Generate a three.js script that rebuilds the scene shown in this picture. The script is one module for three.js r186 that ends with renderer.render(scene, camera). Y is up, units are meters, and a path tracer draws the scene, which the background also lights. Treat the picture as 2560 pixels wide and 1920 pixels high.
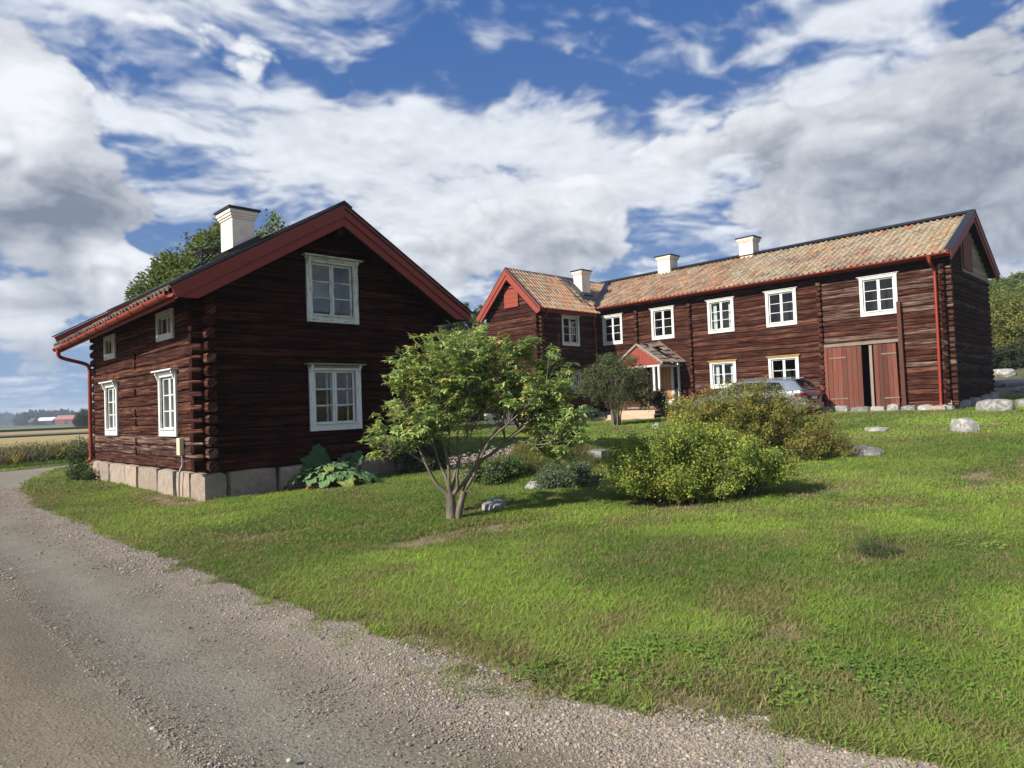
import * as THREE from 'three';
import { mergeGeometries } from 'three/addons/utils/BufferGeometryUtils.js';
import { RoundedBoxGeometry } from 'three/addons/geometries/RoundedBoxGeometry.js';

// ---------------------------------------------------------------- camera, renderer, exposure
const scene = new THREE.Scene();
const camera = new THREE.PerspectiveCamera(58.96, 4 / 3, 0.1, 9000);
camera.position.set(0, 1.6, 0);
camera.rotation.order = 'YXZ';
camera.rotation.set(1.7985 * Math.PI / 180, -44.6456 * Math.PI / 180, -2.1417 * Math.PI / 180);
const renderer = new THREE.WebGLRenderer({ antialias: true });
renderer.toneMapping = THREE.LinearToneMapping;
renderer.toneMappingExposure = 1.4;
renderer.shadowMap.enabled = true;

// ---------------------------------------------------------------- noise and random numbers
function rng(seed) { let a = seed >>> 0; return () => { a = (a + 0x6d2b79f5) | 0; let t = Math.imul(a ^ (a >>> 15), 1 | a); t = (t + Math.imul(t ^ (t >>> 7), 61 | t)) ^ t; return ((t ^ (t >>> 14)) >>> 0) / 4294967296; }; }
const PERM = new Uint8Array(512), VAL = new Float32Array(256);
{ const r = rng(77); for (let i = 0; i < 256; i++) { PERM[i] = i; VAL[i] = r(); } for (let i = 255; i > 0; i--) { const j = Math.floor(r() * (i + 1)); const t = PERM[i]; PERM[i] = PERM[j]; PERM[j] = t; } for (let i = 0; i < 256; i++) PERM[i + 256] = PERM[i]; }
const sm = (t) => t * t * (3 - 2 * t);
const lerp = (a, b, t) => a + (b - a) * t;
const clamp = (x, a = 0, b = 1) => x < a ? a : x > b ? b : x;
const sstep = (a, b, x) => sm(clamp((x - a) / (b - a)));
function n2(x, y) { const xi = Math.floor(x), yi = Math.floor(y), u = sm(x - xi), v = sm(y - yi), X = xi & 255, Y = yi & 255, a = PERM[X] + Y, b = PERM[X + 1] + Y; return lerp(lerp(VAL[PERM[a]], VAL[PERM[b]], u), lerp(VAL[PERM[a + 1]], VAL[PERM[b + 1]], u), v); }
function n3(x, y, z) {
  const xi = Math.floor(x), yi = Math.floor(y), zi = Math.floor(z), u = sm(x - xi), v = sm(y - yi), w = sm(z - zi), X = xi & 255, Y = yi & 255, Z = zi & 255;
  const a = PERM[X] + Y, b = PERM[X + 1] + Y, aa = PERM[a & 255] + Z, ab = PERM[(a + 1) & 255] + Z, ba = PERM[b & 255] + Z, bb = PERM[(b + 1) & 255] + Z;
  return lerp(lerp(lerp(VAL[PERM[aa]], VAL[PERM[ba]], u), lerp(VAL[PERM[ab]], VAL[PERM[bb]], u), v), lerp(lerp(VAL[PERM[aa + 1]], VAL[PERM[ba + 1]], u), lerp(VAL[PERM[ab + 1]], VAL[PERM[bb + 1]], u), v), w);
}
function fbm2(x, y, o = 4) { let s = 0, a = 0.5, t = 0; for (let i = 0; i < o; i++) { s += a * n2(x, y); t += a; a *= 0.5; x = x * 2.03 + 17.1; y = y * 2.03 + 9.7; } return s / t; }
function fbm3(x, y, z, o = 4) { let s = 0, a = 0.5, t = 0; for (let i = 0; i < o; i++) { s += a * n3(x, y, z); t += a; a *= 0.52; x = x * 2.03 + 17.1; y = y * 2.03 + 9.7; z = z * 2.03 + 3.3; } return s / t; }
function puff3(x, y, z, o = 5) { let s = 0, a = 0.5, t = 0; for (let i = 0; i < o; i++) { s += a * Math.abs(2 * n3(x, y, z) - 1); t += a; a *= 0.55; x = x * 2.07 + 17.1; y = y * 2.07 + 9.7; z = z * 2.07 + 3.3; } return s / t; }
// noise that repeats every p cells
function nP(x, y, px, py) { const xi = Math.floor(x), yi = Math.floor(y), u = sm(x - xi), v = sm(y - yi); const h = (i, j) => VAL[PERM[(PERM[((i % px) + px) % px & 255] + ((j % py) + py) % py) & 255]]; return lerp(lerp(h(xi, yi), h(xi + 1, yi), u), lerp(h(xi, yi + 1), h(xi + 1, yi + 1), u), v); }
function fbmP(x, y, px, py, o) { let s = 0, a = 0.5, t = 0; for (let i = 0; i < o; i++) { s += a * nP(x + i * 3, y + i * 5, px, py); t += a; a *= 0.5; x *= 2; y *= 2; px *= 2; py *= 2; } return s / t; }

// ---------------------------------------------------------------- sky: clear air and broken cloud, evaluated for every direction
const SUN = new THREE.Vector3(-Math.cos(0.192), 0, -Math.sin(0.192)).multiplyScalar(Math.cos(31 * Math.PI / 180)); SUN.y = Math.sin(31 * Math.PI / 180);
function gauss(list, A, E) { let s = 0; for (const g of list) { const dx = (A - g[0]) / g[2], dy = (E - g[1]) / g[3], d = dx * dx + dy * dy; if (d < 9) s += g[4] * Math.exp(-d); } return s; }
// cloud masses: bearing and height above the horizon in degrees, half-widths, weight
const MASS = [[-37.5, 20, 5, 4.6, 0.85], [-34, 15.6, 5.5, 2.7, 0.7], [-31, 10, 4, 2.1, 0.75], [-35.5, 8.4, 3.5, 1.7, 0.6], [-1, 13.6, 6, 3.3, 0.85], [6, 14.4, 4.2, 3.2, 0.85], [-7, 11, 6, 3, 0.5], [-31.5, 14.3, 4.5, 2.0, 0.5], [22, 16, 9, 3.3, 0.6], [35, 14, 10, 5.5, 0.7], [27, 11.5, 10, 3, 0.55], [35, 22.5, 8, 3.0, 0.35], [22, 20.2, 8, 1.7, 0.45], [12, 9.5, 8, 2.2, 0.4],
  [13.0, 13.4, 1.6, 0.8, -0.8], [26, 16, 1.2, 0.5, -0.5], [-28, 23.5, 4, 2, -0.5], [-27.5, 12.6, 2.4, 1.2, -0.4]];
const VEIL = [[-14, 19, 13, 4.3, 0.85], [2, 18.3, 13, 5, 0.85], [15, 18.6, 10, 3, 0.6], [27, 26, 13, 3.4, 0.75], [-22, 29.5, 13, 2.2, 0.55], [8, 28.5, 12, 1.6, 0.35], [-12, 12, 13, 5, 0.55], [22, 22.5, 9, 1.3, 0.3], [-25, 27.5, 10, 1.4, 0.25], [-28, 24, 6, 2, -0.5], [-13, 26.2, 11, 1.3, -0.45], [1, 25.4, 7, 1.9, -0.6], [15, 23.9, 7, 0.8, -0.45], [12, 13.6, 3, 1.2, -0.5]];
const GREY = [[-33, 14.2, 6.5, 2.9, 0.75], [-37.5, 13, 5, 2, 0.3], [-35, 8.0, 3.5, 1.1, 0.45], [26, 15, 10, 3.6, 0.55], [38, 13, 8, 6, 0.45], [19, 17.2, 4, 1.2, 0.25], [2, 12.0, 6, 2.0, 0.30], [7, 12.6, 4, 1.4, 0.2], [-1, 15.6, 2.5, 0.8, 0.22], [35, 22, 8, 2, 0.14], [-36, 3.4, 9, 1.6, 0.4]];
const LIGHT = [[-38.5, 21, 4, 2.6, 0.3], [-30.5, 10.6, 3, 1.3, 0.35], [6.5, 15.6, 3, 1.6, 0.18], [21, 20.6, 8, 1, 0.14], [33, 25, 7, 1.8, 0.1], [15, 11.4, 3, 0.9, 0.2]];
const SKY_GAIN = 0.76;
function skyColor(az, E, x, y, z, out) {
  const e = Math.max(E, 0), k = 1 / (y + 0.20), px = x * k, pz = z * k;      // a level sheet of cloud overhead
  const wx1 = fbm3(x * 5, y * 9, z * 5, 4) - 0.5, wy1 = fbm3(x * 5 + 9, y * 9, z * 5 + 4, 4) - 0.5, wx2 = fbm3(x * 17, y * 26, z * 17, 4) - 0.5, wy2 = fbm3(x * 17 + 5, y * 26, z * 17 + 2, 4) - 0.5;
  let A = az + 45 + wx1 * 7 + wx2 * 4; const B = E + wy1 * 4 + wy2 * 2.6; if (A > 180) A -= 360; if (A < -180) A += 360;
  // clear air
  const t = 1 - Math.exp(-e / 13);
  let r = lerp(0.31, 0.034, t), g = lerp(0.45, 0.12, t), b = lerp(0.66, 0.37, t);
  // high, thin, streaky and mottled cloud
  const hu = (px * 0.86 + pz * 0.5) + wx1 * 0.25, hv = (pz * 0.86 - px * 0.5) + wy1 * 0.25;
  const hi = fbm2(hu * 2.6 + 3, hv * 4.6 + 40, 6), mott = fbm2(hu * 11 + 7, hv * 15, 5);
  const veil = gauss(VEIL, A, B), mic = fbm2(hu * 34, hv * 42, 3), ah = clamp(sstep(0.36, 0.80, hi + 0.62 * (mott - 0.5) + 0.22 * (mic - 0.5) + 0.42 * veil - 0.02) * 0.94), av = 0.74 + 0.30 * (mott - 0.5) + 0.22 * (hi - 0.5) + 0.12 * (mic - 0.5) + 0.05 * veil;
  // heaped cloud
  const S = 3.4, Sy = 6.2, qx = x * S + wx1 * 0.4, qy = y * Sy + wy1 * 0.4, qz = z * S + wx1 * 0.3;
  const big = fbm3(qx + 3, qy, qz, 5), pf = puff3(qx * 2.1 + 8, qy * 2.1, qz * 2.1, 6);
  const inView = Math.exp(-Math.pow((az + 45 > 180 ? az - 315 : az + 45) / 62, 4));
  const mass = lerp(0.34, 0.13, inView) + gauss(MASS, A, B) + 0.34 * Math.exp(-Math.pow((B - 4.5) / 4, 2)) + (big - 0.5) * 1.0, m = mass + (pf - 0.34) * 0.85;
  const ac = sstep(0.37, 0.50, m) * 0.97;
  const pu = puff3((qx - 0.05) * 2.1 + 8, (qy + 0.11) * 2.1, (qz - 0.02) * 2.1, 6), dens = clamp(m - 0.45, 0, 0.9);
  let lit = 0.74 + (pf - pu) * 0.85 + (pf - 0.34) * 0.42 - dens * 0.10 - gauss(GREY, A, B) * 0.66 + gauss(LIGHT, A, B);
  lit = clamp(lit, 0.10, 1);
  const cr = lerp(0.135, 0.88, lit), cg = lerp(0.175, 0.905, lit), cb = lerp(0.25, 0.945, lit);
  r = lerp(r, 0.95 * av, ah); g = lerp(g, 1.0 * av, ah); b = lerp(b, 1.08 * av, ah);
  r = lerp(r, cr, ac); g = lerp(g, cg, ac); b = lerp(b, cb, ac);
  // pale air near the horizon
  const hz = Math.exp(-e / 4.5) * 0.5;
  r = lerp(r, 0.30, hz); g = lerp(g, 0.42, hz); b = lerp(b, 0.60, hz);
  out[0] = r * SKY_GAIN; out[1] = g * SKY_GAIN; out[2] = b * SKY_GAIN;
}
{
  const W = 4096, H = 2048, data = new Float32Array(W * H * 4), c = [0, 0, 0];
  for (let row = 0; row < H; row++) {
    const el = ((row + 0.5) / H - 0.5) * Math.PI, y = Math.sin(el), cy = Math.cos(el), E = el * 180 / Math.PI;
    const coarse = E > 45 ? 4 : 1;
    for (let col = 0; col < W; col++) {
      const o = (row * W + col) * 4;
      if (E <= 0) { data[o] = 0.16; data[o + 1] = 0.17; data[o + 2] = 0.14; data[o + 3] = 1; continue; }
      const ad = ((col + 0.5) / W - 0.5) * 360, near = ad > -100 && ad < 10 && E < 40, st = near ? 1 : Math.max(coarse, 4);
      if (st > 1 && (col % st || row % st) && (row > H / 2 + 4)) { const c0 = col - (col % st), r0 = row - (row % st), q = (Math.max(r0, H / 2) * W + c0) * 4; data[o] = data[q]; data[o + 1] = data[q + 1]; data[o + 2] = data[q + 2]; data[o + 3] = 1; continue; }
      const az = ad * Math.PI / 180;
      skyColor(ad, E, Math.cos(az) * cy, y, Math.sin(az) * cy, c);
      data[o] = c[0]; data[o + 1] = c[1]; data[o + 2] = c[2]; data[o + 3] = 1;
    }
  }
  const tex = new THREE.DataTexture(data, W, H, THREE.RGBAFormat, THREE.FloatType);
  tex.mapping = THREE.EquirectangularReflectionMapping; tex.magFilter = THREE.LinearFilter; tex.needsUpdate = true;
  scene.background = tex; scene.environment = tex;
}
const sun = new THREE.DirectionalLight(new THREE.Color(1, 0.945, 0.85), 5);
sun.position.copy(SUN).multiplyScalar(100).add(new THREE.Vector3(15, 0, -12)); sun.target.position.set(15, 0, -12);
sun.castShadow = true; sun.shadow.radius = 1.2; sun.shadow.mapSize.set(4096, 4096);
Object.assign(sun.shadow.camera, { left: -45, right: 45, top: 40, bottom: -40, near: 1, far: 260 });
scene.add(sun, sun.target);

// ---------------------------------------------------------------- textures (grain, stains, speckle)
const enc = (x) => { x = clamp(x); return Math.round(255 * (x <= 0.0031308 ? 12.92 * x : 1.055 * Math.pow(x, 1 / 2.4) - 0.055)); };
function colorTex(w, h, f) {
  const d = new Uint8Array(w * h * 4);
  for (let j = 0; j < h; j++) for (let i = 0; i < w; i++) { const c = f(i / w, j / h), o = (j * w + i) * 4; d[o] = enc(c[0]); d[o + 1] = enc(c[1]); d[o + 2] = enc(c[2]); d[o + 3] = 255; }
  const t = new THREE.DataTexture(d, w, h, THREE.RGBAFormat); t.colorSpace = THREE.SRGBColorSpace; t.wrapS = t.wrapT = THREE.RepeatWrapping; t.magFilter = THREE.LinearFilter; t.needsUpdate = true; return t;
}
function greyTex(w, h, f) {
  const d = new Uint8Array(w * h * 4);
  for (let j = 0; j < h; j++) for (let i = 0; i < w; i++) { const c = Math.round(255 * clamp(f(i / w, j / h))), o = (j * w + i) * 4; d[o] = d[o + 1] = d[o + 2] = c; d[o + 3] = 255; }
  const t = new THREE.DataTexture(d, w, h, THREE.RGBAFormat); t.wrapS = t.wrapT = THREE.RepeatWrapping; t.magFilter = THREE.LinearFilter; t.needsUpdate = true; return t;
}
const mix3 = (a, b, t) => [lerp(a[0], b[0], t), lerp(a[1], b[1], t), lerp(a[2], b[2], t)];
// hewn logs: 4 m along, 1 m across
const crackAt = (u, v) => {
  const w = v + 0.012 * fbmP(u * 6, v * 4, 6, 4, 3);
  const a = nP(u * 7, w * 44, 7, 44), b = nP(u * 12 + 5, w * 96, 12, 96);
  const c1 = 1 - sstep(0.0, 0.075, Math.abs(a - 0.5)), c2 = 1 - sstep(0, 0.09, Math.abs(b - 0.5));
  return clamp(c1 * sstep(0.42, 0.62, nP(u * 5, v * 22 + 7, 5, 22)) + 0.7 * c2 * sstep(0.5, 0.7, nP(u * 9 + 3, v * 34, 9, 34)));
};
const checkAt = (u, v) => (1 - sstep(0, 0.06, Math.abs(nP(u * 120, v * 6, 120, 6) - 0.5))) * sstep(0.62, 0.75, nP(u * 30, v * 40 + 3, 30, 40));
const streakAt = (u, v) => sstep(0.56, 0.72, nP(u * 6 + 2, v * 40 + 1.6 * fbmP(u * 4, v * 3, 4, 3, 2), 6, 40)) * 0.75 + 0.6 * sstep(0.60, 0.76, nP(u * 11, v * 84 + 3, 11, 84));
const hollowAt = (u, v) => sstep(0.58, 0.74, nP(u * 5 + 1, v * 30 + 1.4 * fbmP(u * 4, v * 3, 4, 3, 2) + 9, 5, 30));
const logTone = (lo, hi, pale, k) => (u, v) => {
  const grain = fbmP(u * 10, v * 120, 10, 120, 3), patch = fbmP(u * 9, v * 14, 9, 14, 3);
  let c = mix3(lo, hi, clamp(grain * 0.9 + patch * 0.8 - 0.35));
  c = mix3(c, pale, clamp(streakAt(u, v) * (0.35 + 0.9 * patch) * k));
  const d = (1 - 0.45 * hollowAt(u, v)) * (1 - 0.9 * crackAt(u, v)) * (1 - 0.4 * checkAt(u, v));
  return [c[0] * d, c[1] * d, c[2] * d];
};
const logRed = colorTex(2048, 512, logTone([0.027, 0.0090, 0.0070], [0.108, 0.032, 0.0195], [0.19, 0.092, 0.060], 0.75));
const logGrey = colorTex(2048, 512, logTone([0.042, 0.018, 0.014], [0.135, 0.066, 0.049], [0.30, 0.205, 0.16], 1.05));
const logBump = greyTex(2048, 512, (u, v) => 0.72 - 0.7 * crackAt(u, v) - 0.2 * checkAt(u, v) - 0.3 * hollowAt(u, v) + 0.2 * streakAt(u, v) + 0.22 * (fbmP(u * 10, v * 120, 10, 120, 2) - 0.5));
// sawn, painted boards: 2 m along, 0.5 m across
const boardTone = (u, v) => 0.86 + 0.22 * (fbmP(u * 5, v * 60, 5, 60, 3) - 0.5) + 0.10 * (fbmP(u * 8, v * 8, 8, 8, 3) - 0.5);
const whitePaint = colorTex(512, 512, (u, v) => {
  const worn = sstep(0.60, 0.74, fbmP(u * 12, v * 26, 12, 26, 4)), t = boardTone(u, v);
  return mix3([0.80 * t, 0.80 * t, 0.765 * t], [0.30, 0.27, 0.22], worn * 0.75);
});
const oldWhitePaint = colorTex(512, 512, (u, v) => {
  const worn = sstep(0.52, 0.66, fbmP(u * 12, v * 26, 12, 26, 4)), t = boardTone(u, v);
  return mix3([0.74 * t, 0.76 * t, 0.70 * t], [0.27, 0.22, 0.16], worn * 0.8);
});
const redPaint = colorTex(512, 512, (u, v) => { const t = boardTone(u, v), k = sstep(0.6, 0.75, fbmP(u * 6, v * 40, 6, 40, 3)); return mix3([0.27 * t, 0.033 * t, 0.015 * t], [0.16, 0.028, 0.014], k * 0.5); });
const oldRedBoard = colorTex(512, 512, (u, v) => { const t = boardTone(u, v), k = sstep(0.42, 0.64, fbmP(u * 5, v * 46, 5, 46, 4)); return mix3([0.185 * t, 0.044 * t, 0.026 * t], [0.125, 0.070, 0.048], k * 0.95); });
const greyBoard = colorTex(512, 512, (u, v) => { const g = fbmP(u * 5, v * 70, 5, 70, 4); return mix3([0.16, 0.115, 0.085], [0.40, 0.33, 0.27], g); });
const boardBump = greyTex(512, 512, (u, v) => fbmP(u * 5, v * 60, 5, 60, 3));
const granite = colorTex(512, 512, (u, v) => {
  const a = fbmP(u * 7, v * 7, 7, 7, 4), s = nP(u * 150, v * 150, 150, 150), q = nP(u * 90 + 3, v * 90, 90, 90), li = sstep(0.58, 0.7, fbmP(u * 16, v * 16, 16, 16, 4));
  let c = mix3([0.22, 0.20, 0.185], [0.42, 0.365, 0.32], a); c = mix3(c, [0.10, 0.09, 0.085], sstep(0.70, 0.85, s) * 0.6); c = mix3(c, [0.52, 0.36, 0.27], sstep(0.6, 0.85, q) * 0.35);
  return mix3(c, [0.50, 0.49, 0.44], li * 0.35);
});
const lichenRock = colorTex(512, 512, (u, v) => {
  const a = fbmP(u * 6, v * 6, 6, 6, 5), s = nP(u * 120, v * 120, 120, 120), li = sstep(0.52, 0.62, fbmP(u * 10 + 2, v * 10, 10, 10, 4)), dk = sstep(0.62, 0.72, fbmP(u * 14, v * 14 + 4, 14, 14, 4));
  let c = mix3([0.20, 0.19, 0.18], [0.44, 0.42, 0.385], a); c = mix3(c, [0.58, 0.57, 0.52], li * 0.6); c = mix3(c, [0.09, 0.08, 0.075], dk * 0.5); return mix3(c, [0.1, 0.09, 0.08], sstep(0.75, 0.9, s) * 0.4);
});
const rockBump = greyTex(512, 512, (u, v) => fbmP(u * 9, v * 9, 9, 9, 6) * 0.8 + 0.2 * nP(u * 120, v * 120, 120, 120));
const plaster = colorTex(512, 512, (u, v) => { const a = fbmP(u * 5, v * 5, 5, 5, 5), d = sstep(0.55, 0.75, fbmP(u * 9, v * 4 + 3, 9, 4, 4)); return mix3(mix3([0.60, 0.555, 0.465], [0.76, 0.715, 0.62], a), [0.47, 0.42, 0.35], d * 0.45); });
const tileSpeck = colorTex(512, 512, (u, v) => { const a = fbmP(u * 10, v * 10, 10, 10, 4), s = sstep(0.6, 0.75, fbmP(u * 34, v * 34, 34, 34, 3)), d = sstep(0.62, 0.78, fbmP(u * 22 + 4, v * 22, 22, 22, 3)); const k = 0.72 + 0.5 * a; return mix3(mix3([k, k, k], [1.0, 0.97, 0.86], s * 0.3), [0.34, 0.30, 0.26], d * 0.6); });
const sandGrain = colorTex(1024, 1024, (u, v) => {
  const a = fbmP(u * 8, v * 8, 8, 8, 5), g1 = nP(u * 330, v * 330, 330, 330), g2 = nP(u * 160 + 9, v * 160, 160, 160), g3 = nP(u * 90, v * 90 + 4, 90, 90);
  let k = 0.80 + 0.30 * (a - 0.5) + 0.42 * (g1 - 0.5) + 0.30 * (g2 - 0.5); let c = [k, k * 0.985, k * 0.96];
  c = mix3(c, [1.18, 1.12, 1.06], sstep(0.80, 0.92, g3) * 0.7); return mix3(c, [0.42, 0.38, 0.35], sstep(0.84, 0.94, g2) * 0.6);
});
const sandBump = greyTex(1024, 1024, (u, v) => 0.5 * nP(u * 160 + 9, v * 160, 160, 160) + 0.3 * nP(u * 330, v * 330, 330, 330) + 0.5 * sstep(0.78, 0.9, nP(u * 90, v * 90 + 4, 90, 90)));
const soilGrass = colorTex(1024, 1024, (u, v) => {
  const a = fbmP(u * 12, v * 12, 12, 12, 5), g = nP(u * 260, v * 260, 260, 260), f = fbmP(u * 70, v * 70, 70, 70, 3); const k = 0.62 + 0.55 * a + 0.5 * (g - 0.5) + 0.3 * (f - 0.5); return [k, k, k * 0.95];
});
const bark = colorTex(256, 512, (u, v) => { const a = fbmP(u * 14, v * 6, 14, 6, 4), b = fbmP(u * 5, v * 3, 5, 3, 3); return mix3(mix3([0.055, 0.042, 0.032], [0.24, 0.20, 0.15], a), [0.26, 0.25, 0.20], sstep(0.55, 0.7, b) * 0.5); });
const barkBump = greyTex(256, 512, (u, v) => fbmP(u * 16, v * 5, 16, 5, 4));
const fieldTex = colorTex(512, 512, (u, v) => { const k = 0.75 + 0.5 * fbmP(u * 30, v * 30, 30, 30, 4); return [k, k, k]; });

function rep(t, x, y) { const c = t.clone(); c.repeat.set(x, y); c.needsUpdate = true; return c; }
const C = (r, g, b) => new THREE.Color().setRGB(r, g, b);
const matte = (o) => new THREE.MeshPhysicalMaterial(Object.assign({ roughness: 0.95, specularIntensity: 0.22 }, o));
const std = (o) => new THREE.MeshStandardMaterial(Object.assign({ roughness: 0.85 }, o));
const M = {
  log: [1.0, 0.72, 1.28, 0.86].map((k, i) => matte({ name: 'log_wood', color: C(k, k * [1, 0.98, 1.06, 1.1][i], k * [1, 1, 1.05, 1.2][i]), map: logRed, bumpMap: logBump, bumpScale: 0.02, roughness: 0.9 })),
  logBare: [0.85, 1.0].map((k) => matte({ name: 'bare_log_wood', color: C(k, k, k), map: logGrey, bumpMap: logBump, bumpScale: 0.014, roughness: 0.92 })),
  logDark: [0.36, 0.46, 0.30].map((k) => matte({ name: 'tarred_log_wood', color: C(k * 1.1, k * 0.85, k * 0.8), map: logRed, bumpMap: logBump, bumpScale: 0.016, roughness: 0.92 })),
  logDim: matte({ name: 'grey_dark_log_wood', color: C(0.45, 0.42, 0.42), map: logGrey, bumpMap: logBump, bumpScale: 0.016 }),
  white: std({ name: 'white_paint', map: rep(whitePaint, 0.5, 2), bumpMap: rep(boardBump, 0.5, 2), bumpScale: 0.0015, roughness: 0.55 }),
  whiteOld: std({ name: 'worn_white_paint', map: rep(oldWhitePaint, 0.5, 2), bumpMap: rep(boardBump, 0.5, 2), bumpScale: 0.003, roughness: 0.65 }),
  red: std({ name: 'red_paint', map: rep(redPaint, 0.5, 2), bumpMap: rep(boardBump, 0.5, 2), bumpScale: 0.0015, roughness: 0.6 }),
  redDeep: std({ name: 'deep_red_paint', color: C(0.98, 0.9, 0.9), map: rep(redPaint, 0.5, 2), bumpMap: rep(boardBump, 0.5, 2), bumpScale: 0.0015, roughness: 0.6 }),
  redBright: std({ name: 'fresh_red_paint', color: C(1.15, 1.3, 1.25), map: rep(redPaint, 0.5, 2), bumpMap: rep(boardBump, 0.5, 2), bumpScale: 0.0015, roughness: 0.6 }),
  oldRed: [1.0, 0.62, 1.25, 0.82].map((k) => std({ name: 'faded_red_board', color: C(k, k, k), map: rep(oldRedBoard, 0.5, 2), bumpMap: rep(boardBump, 0.5, 2), bumpScale: 0.004, roughness: 0.9 })),
  greyBoard: [1.0, 0.78, 1.2].map((k) => std({ name: 'weathered_board', color: C(k, k, k), map: rep(greyBoard, 0.5, 2), bumpMap: rep(boardBump, 0.5, 2), bumpScale: 0.004, roughness: 0.95 })),
  paleBoard: std({ name: 'pale_board', color: C(1.75, 1.62, 1.42), map: rep(greyBoard, 0.5, 2), bumpMap: rep(boardBump, 0.5, 2), bumpScale: 0.002 }),
  tanBoard: std({ name: 'tan_board', color: C(1.5, 0.95, 0.5), map: rep(greyBoard, 0.5, 2), bumpMap: rep(boardBump, 0.5, 2), bumpScale: 0.002 }),
  yellow: std({ name: 'yellow_board', color: C(0.62, 0.40, 0.12), map: rep(whitePaint, 0.5, 2) }),
  granite: [1.0, 0.86, 1.1].map((k, i) => std({ name: 'granite', color: C(k * 1.02, k * [0.95, 0.92, 0.9][i], k * [0.86, 0.82, 0.78][i]), map: rep(granite, 1.2, 1.2), bumpMap: rep(rockBump, 1.5, 1.5), bumpScale: 0.02, roughness: 0.95 })),
  rock: [0.85, 1.05, 0.62].map((k) => std({ name: 'field_stone', color: C(k, k, k), map: rep(lichenRock, 1.1, 1.1), bumpMap: rep(rockBump, 1.3, 1.3), bumpScale: 0.03, roughness: 0.95 })),
  limewash: std({ name: 'limewashed_stone', color: C(1.25, 1.12, 0.98), map: rep(plaster, 0.7, 0.7), bumpMap: rep(rockBump, 1, 1), bumpScale: 0.02 }),
  plaster: std({ name: 'chimney_plaster', map: rep(plaster, 0.8, 0.8), bumpMap: rep(rockBump, 1, 1), bumpScale: 0.008, roughness: 0.9 }),
  blackMetal: std({ name: 'black_sheet_metal', color: C(0.016, 0.018, 0.022), roughness: 0.38, metalness: 0.2 }),
  darkWood: std({ name: 'dark_eaves_wood', color: C(0.036, 0.012, 0.009), map: rep(boardBump, 0.5, 2), roughness: 0.9 }),
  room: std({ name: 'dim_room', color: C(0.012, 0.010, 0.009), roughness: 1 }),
  roomPale: std({ name: 'pale_curtain', color: C(0.42, 0.43, 0.42), roughness: 1 }),
  curtain: std({ name: 'white_curtain', color: C(0.62, 0.63, 0.60), roughness: 1 }),
  glass: new THREE.MeshPhysicalMaterial({ name: 'window_glass', color: C(0.82, 0.86, 0.86), transmission: 1, thickness: 0, roughness: 0.015, ior: 1.62 }),
  gutter: std({ name: 'red_gutter_paint', color: C(0.27, 0.032, 0.016), roughness: 0.45 }),
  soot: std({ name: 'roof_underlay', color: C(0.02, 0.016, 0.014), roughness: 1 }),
};
const TILE = [[0.40, 0.255, 0.155], [0.43, 0.31, 0.20], [0.35, 0.26, 0.175], [0.44, 0.345, 0.225], [0.30, 0.25, 0.18], [0.37, 0.315, 0.195], [0.46, 0.20, 0.105], [0.28, 0.17, 0.11], [0.41, 0.355, 0.25], [0.22, 0.185, 0.145], [0.46, 0.25, 0.145], [0.36, 0.325, 0.19], [0.13, 0.105, 0.085], [0.19, 0.155, 0.12]];
const tileMats = TILE.map((c) => std({ name: 'clay_tile', color: C(c[0], c[1], c[2]), map: rep(tileSpeck, 1.5, 1.5), bumpMap: rep(rockBump, 2, 2), bumpScale: 0.004, roughness: 0.92 }));
const tileMulti = std({ name: 'clay_tiles', color: C(1, 1, 1), map: rep(tileSpeck, 1.5, 1.5), roughness: 0.92 });

// ---------------------------------------------------------------- object helpers
const used = new Map();
function numbered(name) { const k = used.get(name) ?? -1; used.set(name, k + 1); return k < 0 ? name : name + '_' + String(k + 1).padStart(3, '0'); }
function shade(m) { m.castShadow = true; m.receiveShadow = true; return m; }
function thing(name, label, category, x = 0, y = 0, z = 0, turn = 0, group) { const o = new THREE.Group(); o.name = numbered(name); o.position.set(x, y, z); o.rotation.y = turn; o.userData = { label, category }; if (group) o.userData.group = group; scene.add(o); return o; }
function grp(parent, name) { const o = new THREE.Group(); o.name = name; parent.add(o); return o; }
const flat = (g) => { const o = g.index ? g.toNonIndexed() : g; for (const k of Object.keys(o.attributes)) if (!['position', 'normal', 'uv'].includes(k)) o.deleteAttribute(k); if (!o.attributes.uv) uvMetres(o); return o; };
function part(parent, name, geo, mat, label) { const m = shade(new THREE.Mesh(Array.isArray(geo) ? (geo.length > 1 ? mergeGeometries(geo.map(flat)) : geo[0]) : geo, mat)); m.name = name; if (label) m.userData.label = label; parent.add(m); return m; }
function solo(name, geo, mat, label, category, group) { const m = part(scene, numbered(name), geo, mat, label); m.userData.category = category; if (group) m.userData.group = group; return m; }
function structure(name, geo, mat, label) { const m = part(scene, name, geo, mat, label); m.userData.kind = 'structure'; return m; }
function uvMetres(g, su = 1, sv = 1, ou = 0, ov = 0) {   // box projection, in metres
  const p = g.attributes.position, n = g.attributes.normal, uv = new Float32Array(p.count * 2);
  for (let i = 0; i < p.count; i++) { const ax = Math.abs(n.getX(i)), ay = Math.abs(n.getY(i)), az = Math.abs(n.getZ(i)), x = p.getX(i), y = p.getY(i), z = p.getZ(i); let a, b; if (ax >= ay && ax >= az) { a = z; b = y; } else if (ay >= az) { a = x; b = z; } else { a = x; b = y; } uv[2 * i] = a * su + ou; uv[2 * i + 1] = b * sv + ov; }
  g.setAttribute('uv', new THREE.BufferAttribute(uv, 2)); return g;
}
const rr = rng(4242);
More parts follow.
